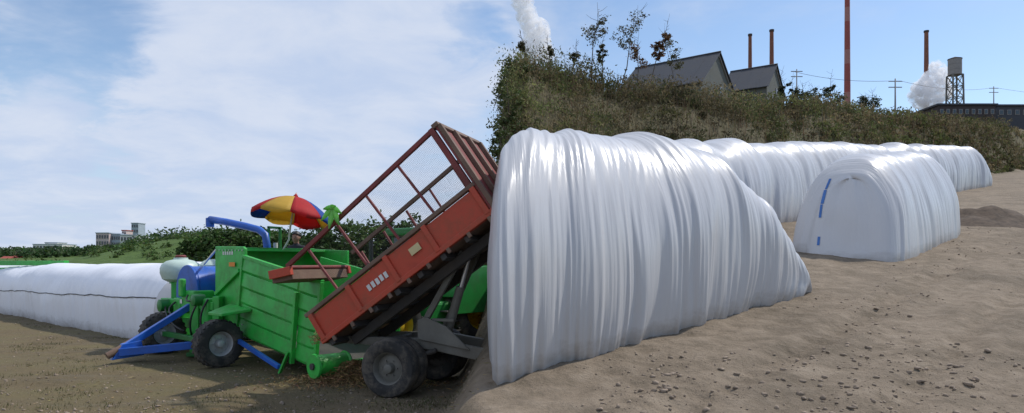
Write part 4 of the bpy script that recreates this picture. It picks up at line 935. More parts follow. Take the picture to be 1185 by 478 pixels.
# ------------------------------------------------------------------ vegetation
def tree(name, label, base, h, cr, ch, kind='round', nl=900, ls=0.25, col=(0.05, 0.085, 0.022), seed=1, group=None, trunk_r=0.09, lean=0.0, bare=False):
    rg = np.random.default_rng(seed); rd = random.Random(seed)
    t = thing(name, label, 'tree', base, group); B = Vector(base)
    tr = MB(); n = 7; pts = []
    for i in range(n):
        f = i / (n - 1); pts.append(B + Vector((lean * f * h * 0.2 + 0.04 * h * rd.uniform(-1, 1) * f, 0.03 * h * rd.uniform(-1, 1) * f, h * 0.92 * f - 0.15 * (i == 0))))
    tr.tube(pts, [trunk_r * (1 - 0.85 * i / (n - 1)) for i in range(n)], 7)
    tips = []
    for k_ in range(9 if not bare else 14):
        f = (0.30 + 0.62 * k_ / 9) if not bare else (0.50 + 0.45 * k_ / 14); i = min(n - 2, int(f * (n - 1))); p = pts[i].lerp(pts[i + 1], f * (n - 1) - i)
        a = rd.uniform(0, 6.28); rr = cr * rd.uniform(.5, .95) * (1 - 0.5 * abs(f - .55)); up_ = rr * rd.uniform(.3, .9)
        q = p + Vector((math.cos(a) * rr, math.sin(a) * rr, up_)); m_ = p.lerp(q, .5) + Vector((0, 0, -.08 * rr))
        tr.tube([p, m_, q], [trunk_r * .4 * (1 - .5 * f), trunk_r * .25, trunk_r * .1], 5); tips.append(q); tips.append(p.lerp(q, .6))
    tr.build('trunk', M['bark'], t, smooth=True)
    # crown: clumps of leaves round the limb tips and through the crown volume
    nc = max(10, nl // 34); C_ = []
    for k_ in range(nc):
        if k_ < len(tips): C_.append(np.array(tips[k_]) - np.array(B)); continue
        while True:
            p = rg.uniform(-1, 1, 3)
            if np.linalg.norm(p) < 1 and (np.linalg.norm(p) > 0.35): break
        z = h - ch / 2 + p[2] * ch / 2
        wz = 1.0 if kind == 'round' else (1.15 - 0.75 * (p[2] + 1) / 2)
        C_.append(np.array([p[0] * cr * wz, p[1] * cr * wz, z]))
    C_ = np.array(C_); sz = rg.uniform(.5, 1.2, len(C_))
    idx = rg.integers(0, len(C_), nl); off = rg.normal(size=(nl, 3)) * (cr * 0.20) * sz[idx][:, None]; off[:, 2] *= 0.7
    P = C_[idx] + off
    tone = (0.75 + 0.5 * rg.random(len(C_)))[idx][:, None]
    ti = tint_of(col, nl, rg, 0.22, 0.10) * tone
    V, ti = leaves(P, rg.uniform(.6, 1.25, nl) * ls, ti.clip(0.004, .6), rg)
    me = fast_quads('crown', V, ti, M['leaf']); o = bpy.data.objects.new('crown', me); link(o, t)
    return t

# trees on the flat beyond the bag and machine (left half)
desc = ['broad dark green tree', 'tall loose green tree', 'low bushy green tree', 'narrow dark green tree', 'rounded mid green tree']
spots = [(222, 100, 274, 4), (243, 96, 264, 1), (268, 94, 261, 0), (292, 98, 264, 4), (318, 92, 268, 2), (345, 96, 266, 3), (372, 90, 262, 0), (398, 94, 258, 1),
         (424, 88, 256, 4), (450, 92, 259, 2), (476, 90, 254, 0), (502, 86, 262, 3), (528, 90, 258, 4), (553, 84, 262, 2)]
place = ['behind the blue engine cowl', 'left of the blue crane arm', 'behind the blue crane arm', 'behind the crane post', 'left of the umbrella', 'behind the umbrella', 'behind the palm ornament',
         'seen through the low end of the trailer cage', 'seen through the lower cage posts', 'seen through the middle of the trailer cage', 'seen behind the red box wall', 'hidden mostly by the raised red box', 'behind the underside of the box', 'beside the end of the bank']
for i, (u, d, v, k_) in enumerate(spots):
    x = xat(u, d); z0 = g(x, d); h = EYE + (HOR - v) / F * d - z0
    rg_ = rnd.uniform(.85, 1.15)
    tree('deciduous_tree', desc[k_] + ' ' + place[i], (x, d, z0), h, h * 0.42 * rg_, h * 0.86, 'round', 1500, 0.30, [(0.052, 0.098, 0.025), (0.070, 0.120, 0.032), (0.058, 0.108, 0.026), (0.045, 0.086, 0.026), (0.074, 0.122, 0.034)][k_], 100 + i, 'trees beyond the machine', 0.14)
# far wooded ridge that reads as one mass, and shrubs under the trees
def mass(name, label, pts_fn, N, ls, col, seed, mat_='leaf', tilt=0.35):
    rg = np.random.default_rng(seed); P, tone = pts_fn(rg, N); ti = (tint_of(col, len(P), rg, 0.25, 0.12) * tone[:, None]).clip(0.004, .6)
    V, ti = leaves(P, rg.uniform(.6, 1.3, len(P)) * (ls if np.isscalar(ls) else ls(P)), ti, rg, tilt)
    o = bpy.data.objects.new(name, fast_quads(name, V, ti, M[mat_])); link(o); tag(o, label, None, None, 'stuff'); return o
def ridge(rg, N):
    nc = 420; cu = rg.uniform(-30, 300, nc); cd = rg.uniform(235, 300, nc)
    cx = (cu - 592.5) / F * cd; cz = G(cx, cd) ; ht = rg.uniform(2.5, 5.5, nc) * (0.75 + 1.25 * sst(120, 200, cu))
    i = rg.integers(0, nc, N); r = rg.normal(size=(N, 3)); r /= np.linalg.norm(r, axis=1, keepdims=True); r *= rg.random((N, 1)) ** (1 / 3)
    P = np.stack([cx[i] + r[:, 0] * ht[i] * .75, cd[i] + r[:, 1] * ht[i] * .75, cz[i] + ht[i] * (0.5 + 0.5 * r[:, 2])], 1)
    return P, (0.7 + 0.6 * rg.random(nc))[i]
mass('woodland', 'far dark green wooded ridge on the left horizon', ridge, 26000, 0.62, (0.055, 0.098, 0.034), 41)
def under(rg, N):
    nc = 240; cx = rg.uniform(-43, 6, nc); cd = rg.uniform(84, 112, nc); cz = G(cx, cd); ht = rg.uniform(.8, 2.4, nc)
    i = rg.integers(0, nc, N); r = rg.normal(size=(N, 3)) * 0.45
    P = np.stack([cx[i] + r[:, 0] * ht[i] * 1.3, cd[i] + r[:, 1] * ht[i] * 1.2, cz[i] + ht[i] * (.15 + np.abs(r[:, 2]) * 1.3)], 1); return P, (0.75 + .5 * rg.random(nc))[i]
mass('undergrowth', 'low green undergrowth at the foot of the far trees', under, 17000, 0.26, (0.05, 0.085, 0.022), 43)

def hillshrub(rg, N):
    nc = 150; cx = -56 + rg.normal(size=nc) * 20; cd = 140 + rg.normal(size=nc) * 14; cz = G(cx, cd); ht = rg.uniform(.5, 1.6, nc)
    i = rg.integers(0, nc, N); r_ = rg.normal(size=(N, 3)) * .5
    return np.stack([cx[i] + r_[:, 0] * ht[i] * 1.2, cd[i] + r_[:, 1] * ht[i], cz[i] + ht[i] * np.abs(r_[:, 2])], 1), (0.75 + .5 * rg.random(nc))[i]
mass('hill_shrubs', 'low green shrubs and tall grass on the left hillside', hillshrub, 9000, 0.26, (0.075, 0.120, 0.030), 47)
# brush on the embankment
def brush_pts(rg, N):
    nc = 5200; t = -9 + 122 * rg.random(nc) ** 1.55; q = rg.uniform(0.0, 9.5, nc)
    t[:900] = rg.uniform(-9, 40, 900); q[:900] = rg.uniform(4.6, 7.5, 900)
    cx = HB.x + A_DIR.x * t - A_DIR.y * q; cy = HB.y + A_DIR.y * t + A_DIR.x * q
    ok = (right_weight(cx, cy) > 0.55) & (vnoise(cx, cy, 0.5, 16) > -0.24); cx, cy = cx[ok], cy[ok]; q = q[ok]; nc = len(cx)
    # the steep end of the bank by the trailer is overgrown as well
    ex = rg.uniform(-1.1, 0.6, 420); ey = rg.uniform(19, 31, 420); cx = np.concatenate([cx, ex]); cy = np.concatenate([cy, ey]); nc = len(cx)
    cz = G(cx, cy); ht = 0.25 + 1.5 * rg.random(nc) ** 2.2; wdt = rg.uniform(.3, .6, nc) * (0.6 + .5 * ht); ht[-420:] *= 0.6; wdt[-420:] *= 0.45
    wgt = 1 / np.maximum(18, np.hypot(cx, cy)) ; wgt /= wgt.sum()
    i = rg.choice(nc, N, p=wgt); r = rg.normal(size=(N, 3)) * 0.5
    P = np.stack([cx[i] + r[:, 0] * wdt[i], cy[i] + r[:, 1] * wdt[i], cz[i] + ht[i] * rg.random(N) ** .8], 1)
    brush_pts.i = i; brush_pts.k = rg.random(nc); brush_pts.n = vnoise(cx, cy, 0.22, 12); return P, (0.65 + .7 * rg.random(nc))[i]
rgb = np.random.default_rng(51); Pb, tn = brush_pts(rgb, 170000)
kk = brush_pts.k[brush_pts.i]; nn_ = brush_pts.n[brush_pts.i]
pal = np.array([(0.090, 0.108, 0.036), (0.120, 0.125, 0.048), (0.14, 0.110, 0.060), (0.078, 0.092, 0.036), (0.15, 0.125, 0.070)])
sel = np.clip(((kk * 0.75 + nn_ * 0.8 + 0.2) * 5).astype(int), 0, 4)
lf_ = 1 + 0.9 * vnoise(Pb[:, 0] + Pb[:, 2] * .5, Pb[:, 1], 0.55, 14) + 0.7 * vnoise(Pb[:, 0], Pb[:, 1] + Pb[:, 2], 0.16, 15)
tib = (pal[sel] * tn[:, None] * lf_[:, None] * (1 + 0.22 * rgb.normal(size=(len(Pb), 1)))).clip(0.006, .4)
dist_b = np.hypot(Pb[:, 0], Pb[:, 1])
Vb, _ = leaves(Pb, rgb.uniform(.6, 1.4, len(Pb)) * np.clip(0.0022 * dist_b, 0.045, 0.18), tib, rgb, -0.5, 0.38)
ob = bpy.data.objects.new('brush', fast_quads('brush', Vb, tib, M['brush'])); link(ob); tag(ob, 'dense dry green and brown brush covering the embankment', None, None, 'stuff')
# dry stalks standing up from the brush
def blades(P, h, w, tint, rg, bend=0.25):
    N = len(P); a = rg.uniform(0, 2 * np.pi, N); b = rg.uniform(0, 2 * np.pi, N); dx = np.stack([np.cos(a), np.sin(a), 0 * a], 1) * w[:, None]
    tip_ = P + np.stack([np.cos(b) * h * bend, np.sin(b) * h * bend, h], 1)
    return np.stack([P - dx, P + dx, tip_], 1)
def hill_xy(t, q): return HB.x + A_DIR.x * t - A_DIR.y * q, HB.y + A_DIR.y * t + A_DIR.x * q
N = 9000; t = -9 + 110 * rgb.random(N) ** 1.5; q = rgb.uniform(0.2, 8, N); x, y = hill_xy(t, q); ok = right_weight(x, y) > 0.5; x, y = x[ok], y[ok]; N = len(x)
P = np.stack([x, y, G(x, y)], 1); hgt = rgb.uniform(.5, 1.5, N); dd_ = np.hypot(x, y)
ti = tint_of((0.15, 0.12, 0.07), N, rgb, .3, .12)
os_ = bpy.data.objects.new('dry_stalks', fast_quads('dry_stalks', blades(P, hgt, np.clip(.00045 * dd_, .008, .04), ti, rgb, .18), ti, M['brush'], 3)); link(os_); tag(os_, 'tall dry weed stalks standing up from the embankment brush', None, None, 'stuff')

# thin trees along the skyline of the embankment
sk = [(612, 31, 40, 20, 'bare'), (640, 33, 34, 22, 'b'), (684, 34, 6, 26, 'thin dark tree with a narrow crown, left of the tallest skyline tree'), (716, 35, 8, 28, 'tallest leafy skyline tree on the embankment'), (697, 34, 40, 18, ''), (741, 38, 40, 22, ''), (748, 40, 20, 26, ''), (790, 46, 28, 16, ''), (658, 32, 44, 18, '')]
sky_trees = [(612, 29, 34, .30, 'spindly dark shrub tree in front of the left steam plume'), (640, 31, 40, .35, 'small spindly tree just right of the left steam plume'), (684, 33, 5, .42, 'slender dark tree reaching the top of the picture, second from the plume'),
             (717, 34, 7, .42, 'tall leafy tree standing clear of its neighbours on the embankment crest'), (697, 33, 38, .25, 'small thin sapling between the two tall crest trees'), (740, 37, 38, .36, 'reddish brown half bare tree left of the dark shed roof'),
             (748, 40, 18, .20, 'very thin tall sapling beside the reddish brown tree'), (790, 58, 27, .28, 'thin lone sapling rising above the dark shed roof'), (661, 32, 46, .30, 'short bushy sapling left of the slender dark tree')]
for i, (u, d, v, wv, lab) in enumerate(sky_trees):
    x = xat(u, d); z0 = g(x, d); h = (EYE + (HOR - v) / F * d - z0) * 1.10
    red = 'reddish' in lab
    tree('sapling', lab, (x, d, z0), h, h * wv * 0.36, h * (0.5 if 'bushy' not in lab else .8), 'round', 620 if h > 3 else 340, 0.06 if d < 40 else .10, (0.15, 0.09, 0.05) if red else (0.085, 0.085, 0.045), 300 + i, 'saplings on the embankment crest', 0.035, rnd.uniform(-1, 1), True)
for i, (u, d, vb, v, cr_, lab) in enumerate(((588, 24.5, 200, 84, .62, 'bushy small tree growing on the steep end of the bank behind the red box'), (580, 23.0, 235, 138, .5, 'leafy shrub tree low on the steep bank just behind the raised box'), (596, 27.5, 120, 66, .6, 'leafy tree at the left end of the embankment crest'))):
    x = xat(u, d); zb_ = min(g(x, d), EYE + (HOR - vb) / F * d); h = EYE + (HOR - v) / F * d - zb_
    tree('bank_tree', lab, (x, d, zb_), h, cr_, h * .75, 'round', 1500, 0.06, (0.075, 0.095, 0.032), 380 + i, 'trees on the end of the bank', 0.06)
far_trees = [(909, 80, 70, .16, 'thin pole-like tree right of the second shed'), (922, 84, 78, .16, 'thin dark tree between the shed and the bushy pair'), (934, 86, 88, .5, 'bushy dark tree right of the thin pole-like trees'), (943, 86, 92, .45, 'low bushy dark tree left of the tallest chimney'),
             (958, 88, 74, .22, 'slim pale tree just left of the tallest chimney'), (968, 88, 95, .4, 'low tree touching the foot of the tallest chimney'), (1008, 90, 98, .5, 'bushy dark tree right of the tallest chimney'), (1000, 90, 104, .5, 'low scrub tree right of the tallest chimney')]
for i, (u, d, v, wv, lab) in enumerate(far_trees):
    x = xat(u, d); z0 = g(x, d); h = EYE + (HOR - v) / F * d - z0
    tree('skyline_tree', lab, (x, d, z0), h, h * wv * 0.5, h * 0.6, 'round', 420, 0.15, (0.045, 0.055, 0.030), 340 + i, 'trees behind the embankment', 0.06, rnd.uniform(-.6, .6), True)

# ------------------------------------------------------------------ works behind the embankment (right half)
def shed(name, label, apex_px, d, ridge_px, half, eave_drop, wall_h):
    A_ = pix(*apex_px, d); zr = A_.z; d2 = (zr - EYE) / ((HOR - ridge_px[1]) / F); B_ = Vector((xat(ridge_px[0], d2), d2, zr))
    ax = (B_ - A_); L_ = ax.length; ax.normalize(); la = Vector((-ax.y, ax.x, 0)); la = la if la.x > 0 else -la
    gz = min(g(A_.x, A_.y), g(A_.x + la.x * half, A_.y + la.y * half)) - 0.3
    t = thing(name, label, 'shed', (A_.x, A_.y, gz)); ez = zr - eave_drop
    def p(a, s, z): return A_ + ax * a + la * s + Vector((0, 0, z - zr))
    MB().prism([p(0, -half, gz), p(0, half, gz), p(0, half, ez), p(0, 0, zr - .05), p(0, -half, ez)], ax * 0.25).build('gable_wall', M['shed_wall'], t)
    MB().prism([p(L_, -half, gz), p(L_, half, gz), p(L_, half, ez), p(L_, 0, zr - .05), p(L_, -half, ez)], -ax * 0.25).build('gable_wall', M['shed_wall'], t)
    for s in (-1, 1): MB().prism([p(0.25, s * half, gz), p(L_ - .25, s * half, gz), p(L_ - .25, s * half, ez), p(.25, s * half, ez)], -la * s * 0.25).build('side_wall', M['shed_wall'], t)
    n = max(4, int(L_ / 1.6))
    for s in (-1, 1):            # roof of overlapping sheets
        for i in range(n):
            a0, a1 = -0.4 + (L_ + .8) * i / n, -0.4 + (L_ + .8) * (i + 1) / n; o_ = 0.03 * (i % 2)
            MB().prism([p(a0, 0, zr + .06 + o_), p(a1, 0, zr + .06 + o_), p(a1, s * (half + .5), ez - .3 + .06 + o_), p(a0, s * (half + .5), ez - .3 + .06 + o_)], Vector((0, 0, 0.10))).build('roof_sheet', M['roof_dark'], t)
    MB().tube([p(-.4, 0, zr + .2), p(L_ + .4, 0, zr + .2)], 0.14, 8).build('ridge_cap', M['roof_dark'], t, smooth=True)
    for (s, z0, w_, h_) in ((half * .15, ez + .1, 1.1, 1.0), (-half * .35, ez - 1.6, 1.0, 1.3), (half * .62, ez - 1.4, .9, 1.2)):
        f = MB().box(p(-0.03, s, z0), (0.10, w_, h_), (ax, la, Z3)).build('window', M['conc'], t); MB().box(p(-0.09, s, z0), (0.04, w_ - .2, h_ - .2), (ax, la, Z3)).build('pane', M['glass'], f)
    MB().prism([p(-.15, -half - .3, ez - .15), p(-.15, 0, zr + .05), p(-.15, half + .3, ez - .15), p(-.15, half + .3, ez - .45), p(-.15, 0, zr - .3), p(-.15, -half - .3, ez - .45)], ax * 0.12).build('bargeboard', M['conc'], t)
    return t
shed('storage_shed', 'larger dark roofed shed with a pale gable behind the embankment', (831, 62), 95, (738, 80), 5.8, 5.0, 5)
shed('storage_shed', 'smaller dark roofed shed right of the larger shed', (897, 76), 112, (848, 84), 4.6, 4.2, 5)
def chimney(label, u, v_top, d, w_px, bands, m_, cap=True):
    x = xat(u, d); z0 = g(x, d) - 0.3; zt_ = EYE + (HOR - v_top) / F * d; r = w_px * d / F / 2
    t = thing('chimney', label, 'chimney', (x, d, z0), 'factory chimneys'); H_ = zt_ - z0; nb = bands
    for i in range(nb):
        f0, f1 = i / nb, (i + 1) / nb; ra_, rb_ = r * (1.35 - .4 * f0), r * (1.35 - .4 * f1)
        MB().lathe((x, d, z0), Z3, [(H_ * f0 + 1e-3, ra_), (H_ * f1, rb_)], 20).build('shaft_section', M[m_[i % len(m_)]], t, smooth=True, auto=True)
    MB().lathe((x, d, z0), Z3, [(H_ - .35, r * 1.02), (H_ - .3, r * 1.2), (H_ + .1, r * 1.22), (H_ + .12, r * .8), (H_ - .5, r * .78)], 20).build('chimney_cap', M['far_dark'], t, smooth=True, auto=True)
chimney('short dark brick chimney, the left one of the close pair behind the sheds', 868, 40, 150, 4, 1, ['brick'])
chimney('dark brick chimney, the right and taller one of the close pair', 893, 35, 145, 4.5, 1, ['brick'])
chimney('tallest red chimney with faint pale bands, reaching out of the top of the picture', 980.5, -24, 130, 5.6, 11, ['chim_red', 'chim_red', 'chim_pale'])
chimney('brown brick chimney rising out of the right steam cloud', 1072, 36, 160, 4.6, 1, ['brick'])
# water tower
def water_tower(u, d):
    x = xat(u, d); z0 = g(x, d); t = thing('water_tower', 'grey square water tank on tall lattice legs', 'water tower', (x, d, z0)); px = d / F
    zt_ = EYE + (HOR - 69) * px; zb = EYE + (HOR - 87) * px; w = 14.5 * px / 2
    for fz0, fz1 in ((0.0, .33), (.34, .66), (.67, 1.0)):
        MB().lathe((x, d, zb), Z3, [((zt_ - zb) * fz0, w), ((zt_ - zb) * fz1, w)], 16).build('tank_ring', M['conc'], t, smooth=True, auto=True)
    MB().lathe((x, d, zt_), Z3, [(0, w * 1.05), (.12, w * 1.05), (.5, .1)], 16).build('tank_roof', M['far_dark'], t, smooth=True, auto=True)
    lw = w * .8; legs = []
    for sx in (-1, 1):
        for sy in (-1, 1):
            a, b = Vector((x + sx * lw * 1.15, d + sy * lw * 1.15, z0 - .2)), Vector((x + sx * lw, d + sy * lw, zb)); legs.append((a, b)); MB().bar(a, b, .22, .22).build('leg', M['grey_steel'], t)
    for i, j_ in ((0, 1), (1, 3), (3, 2), (2, 0)):
        for k_ in range(5):
            f0, f1 = k_ / 5, (k_ + 1) / 5; a0, b1 = legs[i][0].lerp(legs[i][1], f0), legs[j_][0].lerp(legs[j_][1], f1); b0, a1 = legs[j_][0].lerp(legs[j_][1], f0), legs[i][0].lerp(legs[i][1], f1)
            MB().bar(a0, b1, .09, .09).build('cross_brace', M['grey_steel'], t); MB().bar(b0, a1, .09, .09).build('cross_brace', M['grey_steel'], t)
            MB().bar(a1, b1, .11, .11).build('girt', M['grey_steel'], t)
water_tower(1105, 125)
# long low dark works building at the right edge
def low_block(label, u0, u1, v_top, d, m_, nwin):
    x0, x1 = xat(u0, d), xat(u1, d); zt_ = EYE + (HOR - v_top) / F * d; gz = min(g(x0, d), g(x1, d)) - .4
    t = thing('works_building', label, 'building', ((x0 + x1) / 2, d, gz)); ax = (Vector((1, 0, 0)), Vector((0, 1, 0)), Z3)
    MB().box(((x0 + x1) / 2, d + 4, (gz + zt_) / 2), (x1 - x0, 8, zt_ - gz), ax).build('wall', M[m_], t)
    MB().box(((x0 + x1) / 2, d + 4, zt_ + .15), (x1 - x0 + .6, 8.6, .3), ax).build('roof', M['roof_dark'], t)
    for k_ in range(nwin):
        xx = x0 + (x1 - x0) * (k_ + .5) / nwin; f = MB().box((xx, d - .02, zt_ - 1.1), ((x1 - x0) / nwin * .55, .1, .9), ax).build('window', M['conc'], t); MB().box((xx, d - .08, zt_ - 1.1), ((x1 - x0) / nwin * .55 - .2, .04, .7), ax).build('pane', M['glass'], f)
low_block('long low dark works building at the right edge below the water tower', 1086, 1152, 122, 122, 'far_dark', 9)
low_block('second low dark works building at the far right edge', 1154, 1200, 123, 126, 'roof_dark', 5)
# power poles and the wires between them
pole_px = [(1036, 100, 92), (909, 96, 78), (1125, 140, 100), (1180, 150, 99)]
tops = []
for i, (u, d, v) in enumerate(((1036, 104, 91), (1150, 150, 100), (922, 120, 80))):
    x = xat(u, d); z0 = g(x, d) - .2; zt_ = EYE + (HOR - v) / F * d
    lab = ['slim power pole with crossarms between the tallest chimney and the steam cloud', 'slim power pole behind the works building right of the water tower', 'slim power pole behind the bushy trees left of the tallest chimney'][i]
    t = thing('power_pole', lab, 'power pole', (x, d, z0), 'power poles'); MB().tube([(x, d, z0), (x, d, zt_)], .16, 8, r2=.09).build('pole', M['conc'], t, smooth=True)
    for q in (0.4, 1.3): MB().bar((x - 1.0, d, zt_ - q), (x + 1.0, d, zt_ - q), .12, .12).build('crossarm', M['conc'], t)
    tops.append(Vector((x, d, zt_ - .35)))
def wire(a, b, sag, lab):
    pts_ = [a.lerp(b, i / 16) - Z3 * (4 * sag * (i / 16) * (1 - i / 16)) for i in range(17)]; o = MB().tube(pts_, 0.028, 4).build('power_line', M['black'], None, smooth=True); tag(o, lab, 'wire', 'power lines'); return o
wire(tops[2] + Vector((-.8, 0, 0)), tops[0] + Vector((-.8, 0, 0)), .6, 'power line running left from the slim pole to the trees by the shed')
wire(tops[0] + Vector((.8, 0, 0)), tops[1] + Vector((-.8, 0, 0)), .8, 'power line passing behind the water tower legs')
wire(tops[1] + Vector((.8, 0, 0)), tops[1] + Vector((40, 12, .4)), .6, 'power line leaving the picture at the right edge')

# steam plumes: real volumes
def steam(label, blobs, dens, seed):
    bm = bmesh.new()
    for (c, r) in blobs:
        m_ = bmesh.ops.create_icosphere(bm, subdivisions=3, radius=1.0)
        for v in m_['verts']:
            n = v.co.normalized(); k_ = 1 + 0.32 * mnoise.noise(n * 1.7 + Vector(c) * .3 + Vector((seed, 0, 0))) + 0.14 * mnoise.noise(n * 4 + Vector(c))
            v.co = Vector((n.x * r[0] * k_, n.y * r[1] * k_, n.z * r[2] * k_)) + Vector(c)
    base = Vector(blobs[0][0]); bmesh.ops.translate(bm, verts=bm.verts, vec=-base)
    me = bpy.data.meshes.new('steam_plume'); bm.to_mesh(me); bm.free()
    o = bpy.data.objects.new('steam_plume', me); o.location = base; link(o)
    rm = o.modifiers.new('remesh', 'REMESH'); rm.mode = 'VOXEL'; rm.voxel_size = max(.12, blobs[0][1][0] * .12)
    m = bpy.data.materials.new('steam'); m.use_nodes = True; t = m.node_tree; t.nodes.clear(); out = t.nodes.new('ShaderNodeOutputMaterial'); v = t.nodes.new('ShaderNodeVolumePrincipled')
    v.inputs['Color'].default_value = (.97, .97, .98, 1); v.inputs['Anisotropy'].default_value = 0.2
    tc = t.nodes.new('ShaderNodeTexCoord'); n = t.nodes.new('ShaderNodeTexNoise'); n.inputs['Scale'].default_value = 2.4 / blobs[0][1][0]; n.inputs['Detail'].default_value = 5; n.inputs['Distortion'].default_value = 0.6; t.links.new(tc.outputs['Object'], n.inputs['Vector'])
    mr = t.nodes.new('ShaderNodeMapRange'); mr.inputs[1].default_value = .40; mr.inputs[2].default_value = .68; mr.inputs[4].default_value = dens; t.links.new(n.outputs['Fac'], mr.inputs[0]); t.links.new(mr.outputs[0], v.inputs['Density'])
    t.links.new(v.outputs[0], out.inputs['Volume']); me.materials.append(m); tag(o, label, None, None, 'stuff')
D1 = 60; p1 = D1 / F
def bl(u, v, d, ru, rv): p = pix(u, v, d); return (p, (ru * d / F, ru * d / F, rv * d / F))
steam('white steam plume rising behind the left end of the embankment', [bl(622, 40, D1, 16, 22), bl(610, 18, D1, 12, 16), bl(628, 58, D1, 13, 16), bl(614, 60, D1, 14, 16), bl(604, -4, D1, 14, 18)], 4.0, 1.0)
D2 = 150
steam('white steam cloud billowing round the foot of the brown chimney', [bl(1078, 98, D2, 15, 16), bl(1064, 108, D2, 12, 13), bl(1090, 88, D2, 10, 13), bl(1074, 116, D2, 16, 12), bl(1092, 106, D2, 11, 12), bl(1083, 78, D2, 8, 9)], 2.2, 4.0)

# ------------------------------------------------------------------ far houses on the left ridge
def block(name, label, u0, u1, v_top, d, m_, depth, rows, cols, roofm='apt_grey', fl=None):
    x0, x1 = xat(u0, d), xat(u1, d); zt_ = EYE + (HOR - v_top) / F * d; gz = min(g(x0, d), g(x1, d)) - .5; H_ = zt_ - gz
    t = thing(name, label, 'building', ((x0 + x1) / 2, d, gz)); ax = (Vector((1, 0, 0)), Vector((0, 1, 0)), Z3); xm = (x0 + x1) / 2
    MB().box((xm, d + depth / 2, (gz + zt_) / 2), (x1 - x0, depth, H_), ax).build('wall', M[m_], t)
    MB().box((xm, d + depth / 2, zt_ + .2), (x1 - x0 + .5, depth + .5, .4), ax).build('roof', M[roofm], t)
    wi = (x1 - x0) / cols; hi = min(3.0, H_ / rows); wm_ = pm_ = None
    for r in range(rows):
        for c in range(cols):
            p = Vector((x0 + wi * (c + .5), d - .04, zt_ - hi * (r + .55)))
            if wm_ is None:
                f = MB().box(p, (wi * .62, .16, hi * .58), ax).build('window', M['conc'], t); q = MB().box(p + Vector((0, -.1, 0)), (wi * .5, .06, hi * .46), ax).build('pane', M['glass'], f); wm_, pm_, p_0 = f, q, p
            else:
                f = wm_.copy(); f.location = wm_.location + (p - p_0); COL.objects.link(f); f.parent = t; q = pm_.copy(); COL.objects.link(q); q.parent = f
    return t
block('apartment_building', 'pinkish apartment block with rows of windows, left part of the ridge buildings', 111, 126, 270, 330, 'apt_pink', 12, 3, 5)
block('apartment_building', 'blue grey apartment block between the pinkish block and the white block', 126.3, 139, 271.5, 332, 'apt_grey', 12, 3, 5)
block('apartment_building', 'white apartment block at the right end of the ridge buildings', 139.3, 157, 272.5, 328, 'apt_cream', 12, 3, 5)
block('stair_tower', 'small red brown stair tower on the white apartment block', 141, 146, 267, 345, 'apt_pink', 6, 4, 2, 'roof_red')
block('tower_block', 'slim blue grey tower block rising above the far trees', 152, 160, 258.5, 420, 'apt_grey', 8, 5, 3)
block('distant_building', 'low cream building among the trees left of the apartment blocks', 38, 72, 283, 430, 'apt_cream', 14, 2, 9)
block('distant_building', 'small upper block behind the low cream building', 52, 66, 281, 445, 'apt_cream', 10, 2, 4)
def cottage(u0, u1, v_eave, v_ridge, d, lab):
    x0, x1 = xat(u0, d), xat(u1, d); ze, zr = EYE + (HOR - v_eave) / F * d, EYE + (HOR - v_ridge) / F * d; gz = g((x0 + x1) / 2, d) - .4
    t = thing('cottage', lab, 'house', ((x0 + x1) / 2, d, gz)); MB().box(((x0 + x1) / 2, d + 3, (gz + ze) / 2), (x1 - x0, 6, ze - gz), (Vector((1, 0, 0)), Vector((0, 1, 0)), Z3)).build('wall', M['apt_cream'], t)
    MB().prism([(x0 - .4, d - .4, ze), (x0 - .4, d + 6.4, ze), (x0 - .4, d + 3, zr)], Vector((x1 - x0 + .8, 0, 0))).build('roof', M['roof_red'], t)
cottage(-2, 8, 301, 296.5, 230, 'small red roofed house at the left edge of the picture')
cottage(10, 18, 300, 296, 236, 'small red roofed house second from the left edge')

# ------------------------------------------------------------------ loose stuff on the ground
def clods(name, label, X, Y, S, seed, m_):
    rg = np.random.default_rng(seed); ico = bmesh.new(); bmesh.ops.create_icosphere(ico, subdivisions=1, radius=1.0); bv_ = np.array([v.co[:] for v in ico.verts]); bf = np.array([[v.index for v in f.verts] for f in ico.faces]); ico.free()
    N = len(X); jit = 1 + 0.28 * rg.normal(size=(N, len(bv_), 1)); sc = S[:, None, None] * rg.uniform(.6, 1.3, (N, 1, 3)); sc[:, :, 2] *= .65
    V = bv_[None] * jit * sc; a = rg.uniform(0, 6.28, N); c, s = np.cos(a)[:, None], np.sin(a)[:, None]
    Vx = V[:, :, 0] * c - V[:, :, 1] * s; Vy = V[:, :, 0] * s + V[:, :, 1] * c
    V = np.stack([Vx + X[:, None], Vy + Y[:, None], V[:, :, 2] + G(X, Y)[:, None] + S[:, None] * .18], 2).reshape(-1, 3)
    Fc = (bf[None] + (np.arange(N) * len(bv_))[:, None, None]).reshape(-1, 3); me = bpy.data.meshes.new(name); n = len(Fc)
    me.vertices.add(len(V)); me.vertices.foreach_set('co', V.reshape(-1).astype(np.float32)); me.loops.add(n * 3); me.loops.foreach_set('vertex_index', Fc.reshape(-1).astype(np.int32))
    me.polygons.add(n); me.polygons.foreach_set('loop_start', np.arange(0, n * 3, 3, dtype=np.int32)); me.polygons.foreach_set('loop_total', np.full(n, 3, np.int32)); me.update(); me.materials.append(M[m_])
    o = bpy.data.objects.new(name, me); link(o); tag(o, label, None, None, 'stuff')
rg = np.random.default_rng(71)
N = 16000; Yc = 5.8 + 26 * rg.random(N) ** 1.7; Xc = rg.uniform(-0.05, 0.82, N) * Yc
ln = (Xc - P0.x) * 0.674 - (Yc - P0.y) * 0.739           # keep clear of the near bag: right of its foot line
dens = vnoise(Xc, Yc, 0.5, 21) + 0.6 * vnoise(Xc, Yc, 1.3, 22)
band = np.exp(-((Xc - 0.62 * Yc + 0.4) / 1.0) ** 2)        # churned strip in front of the short bag
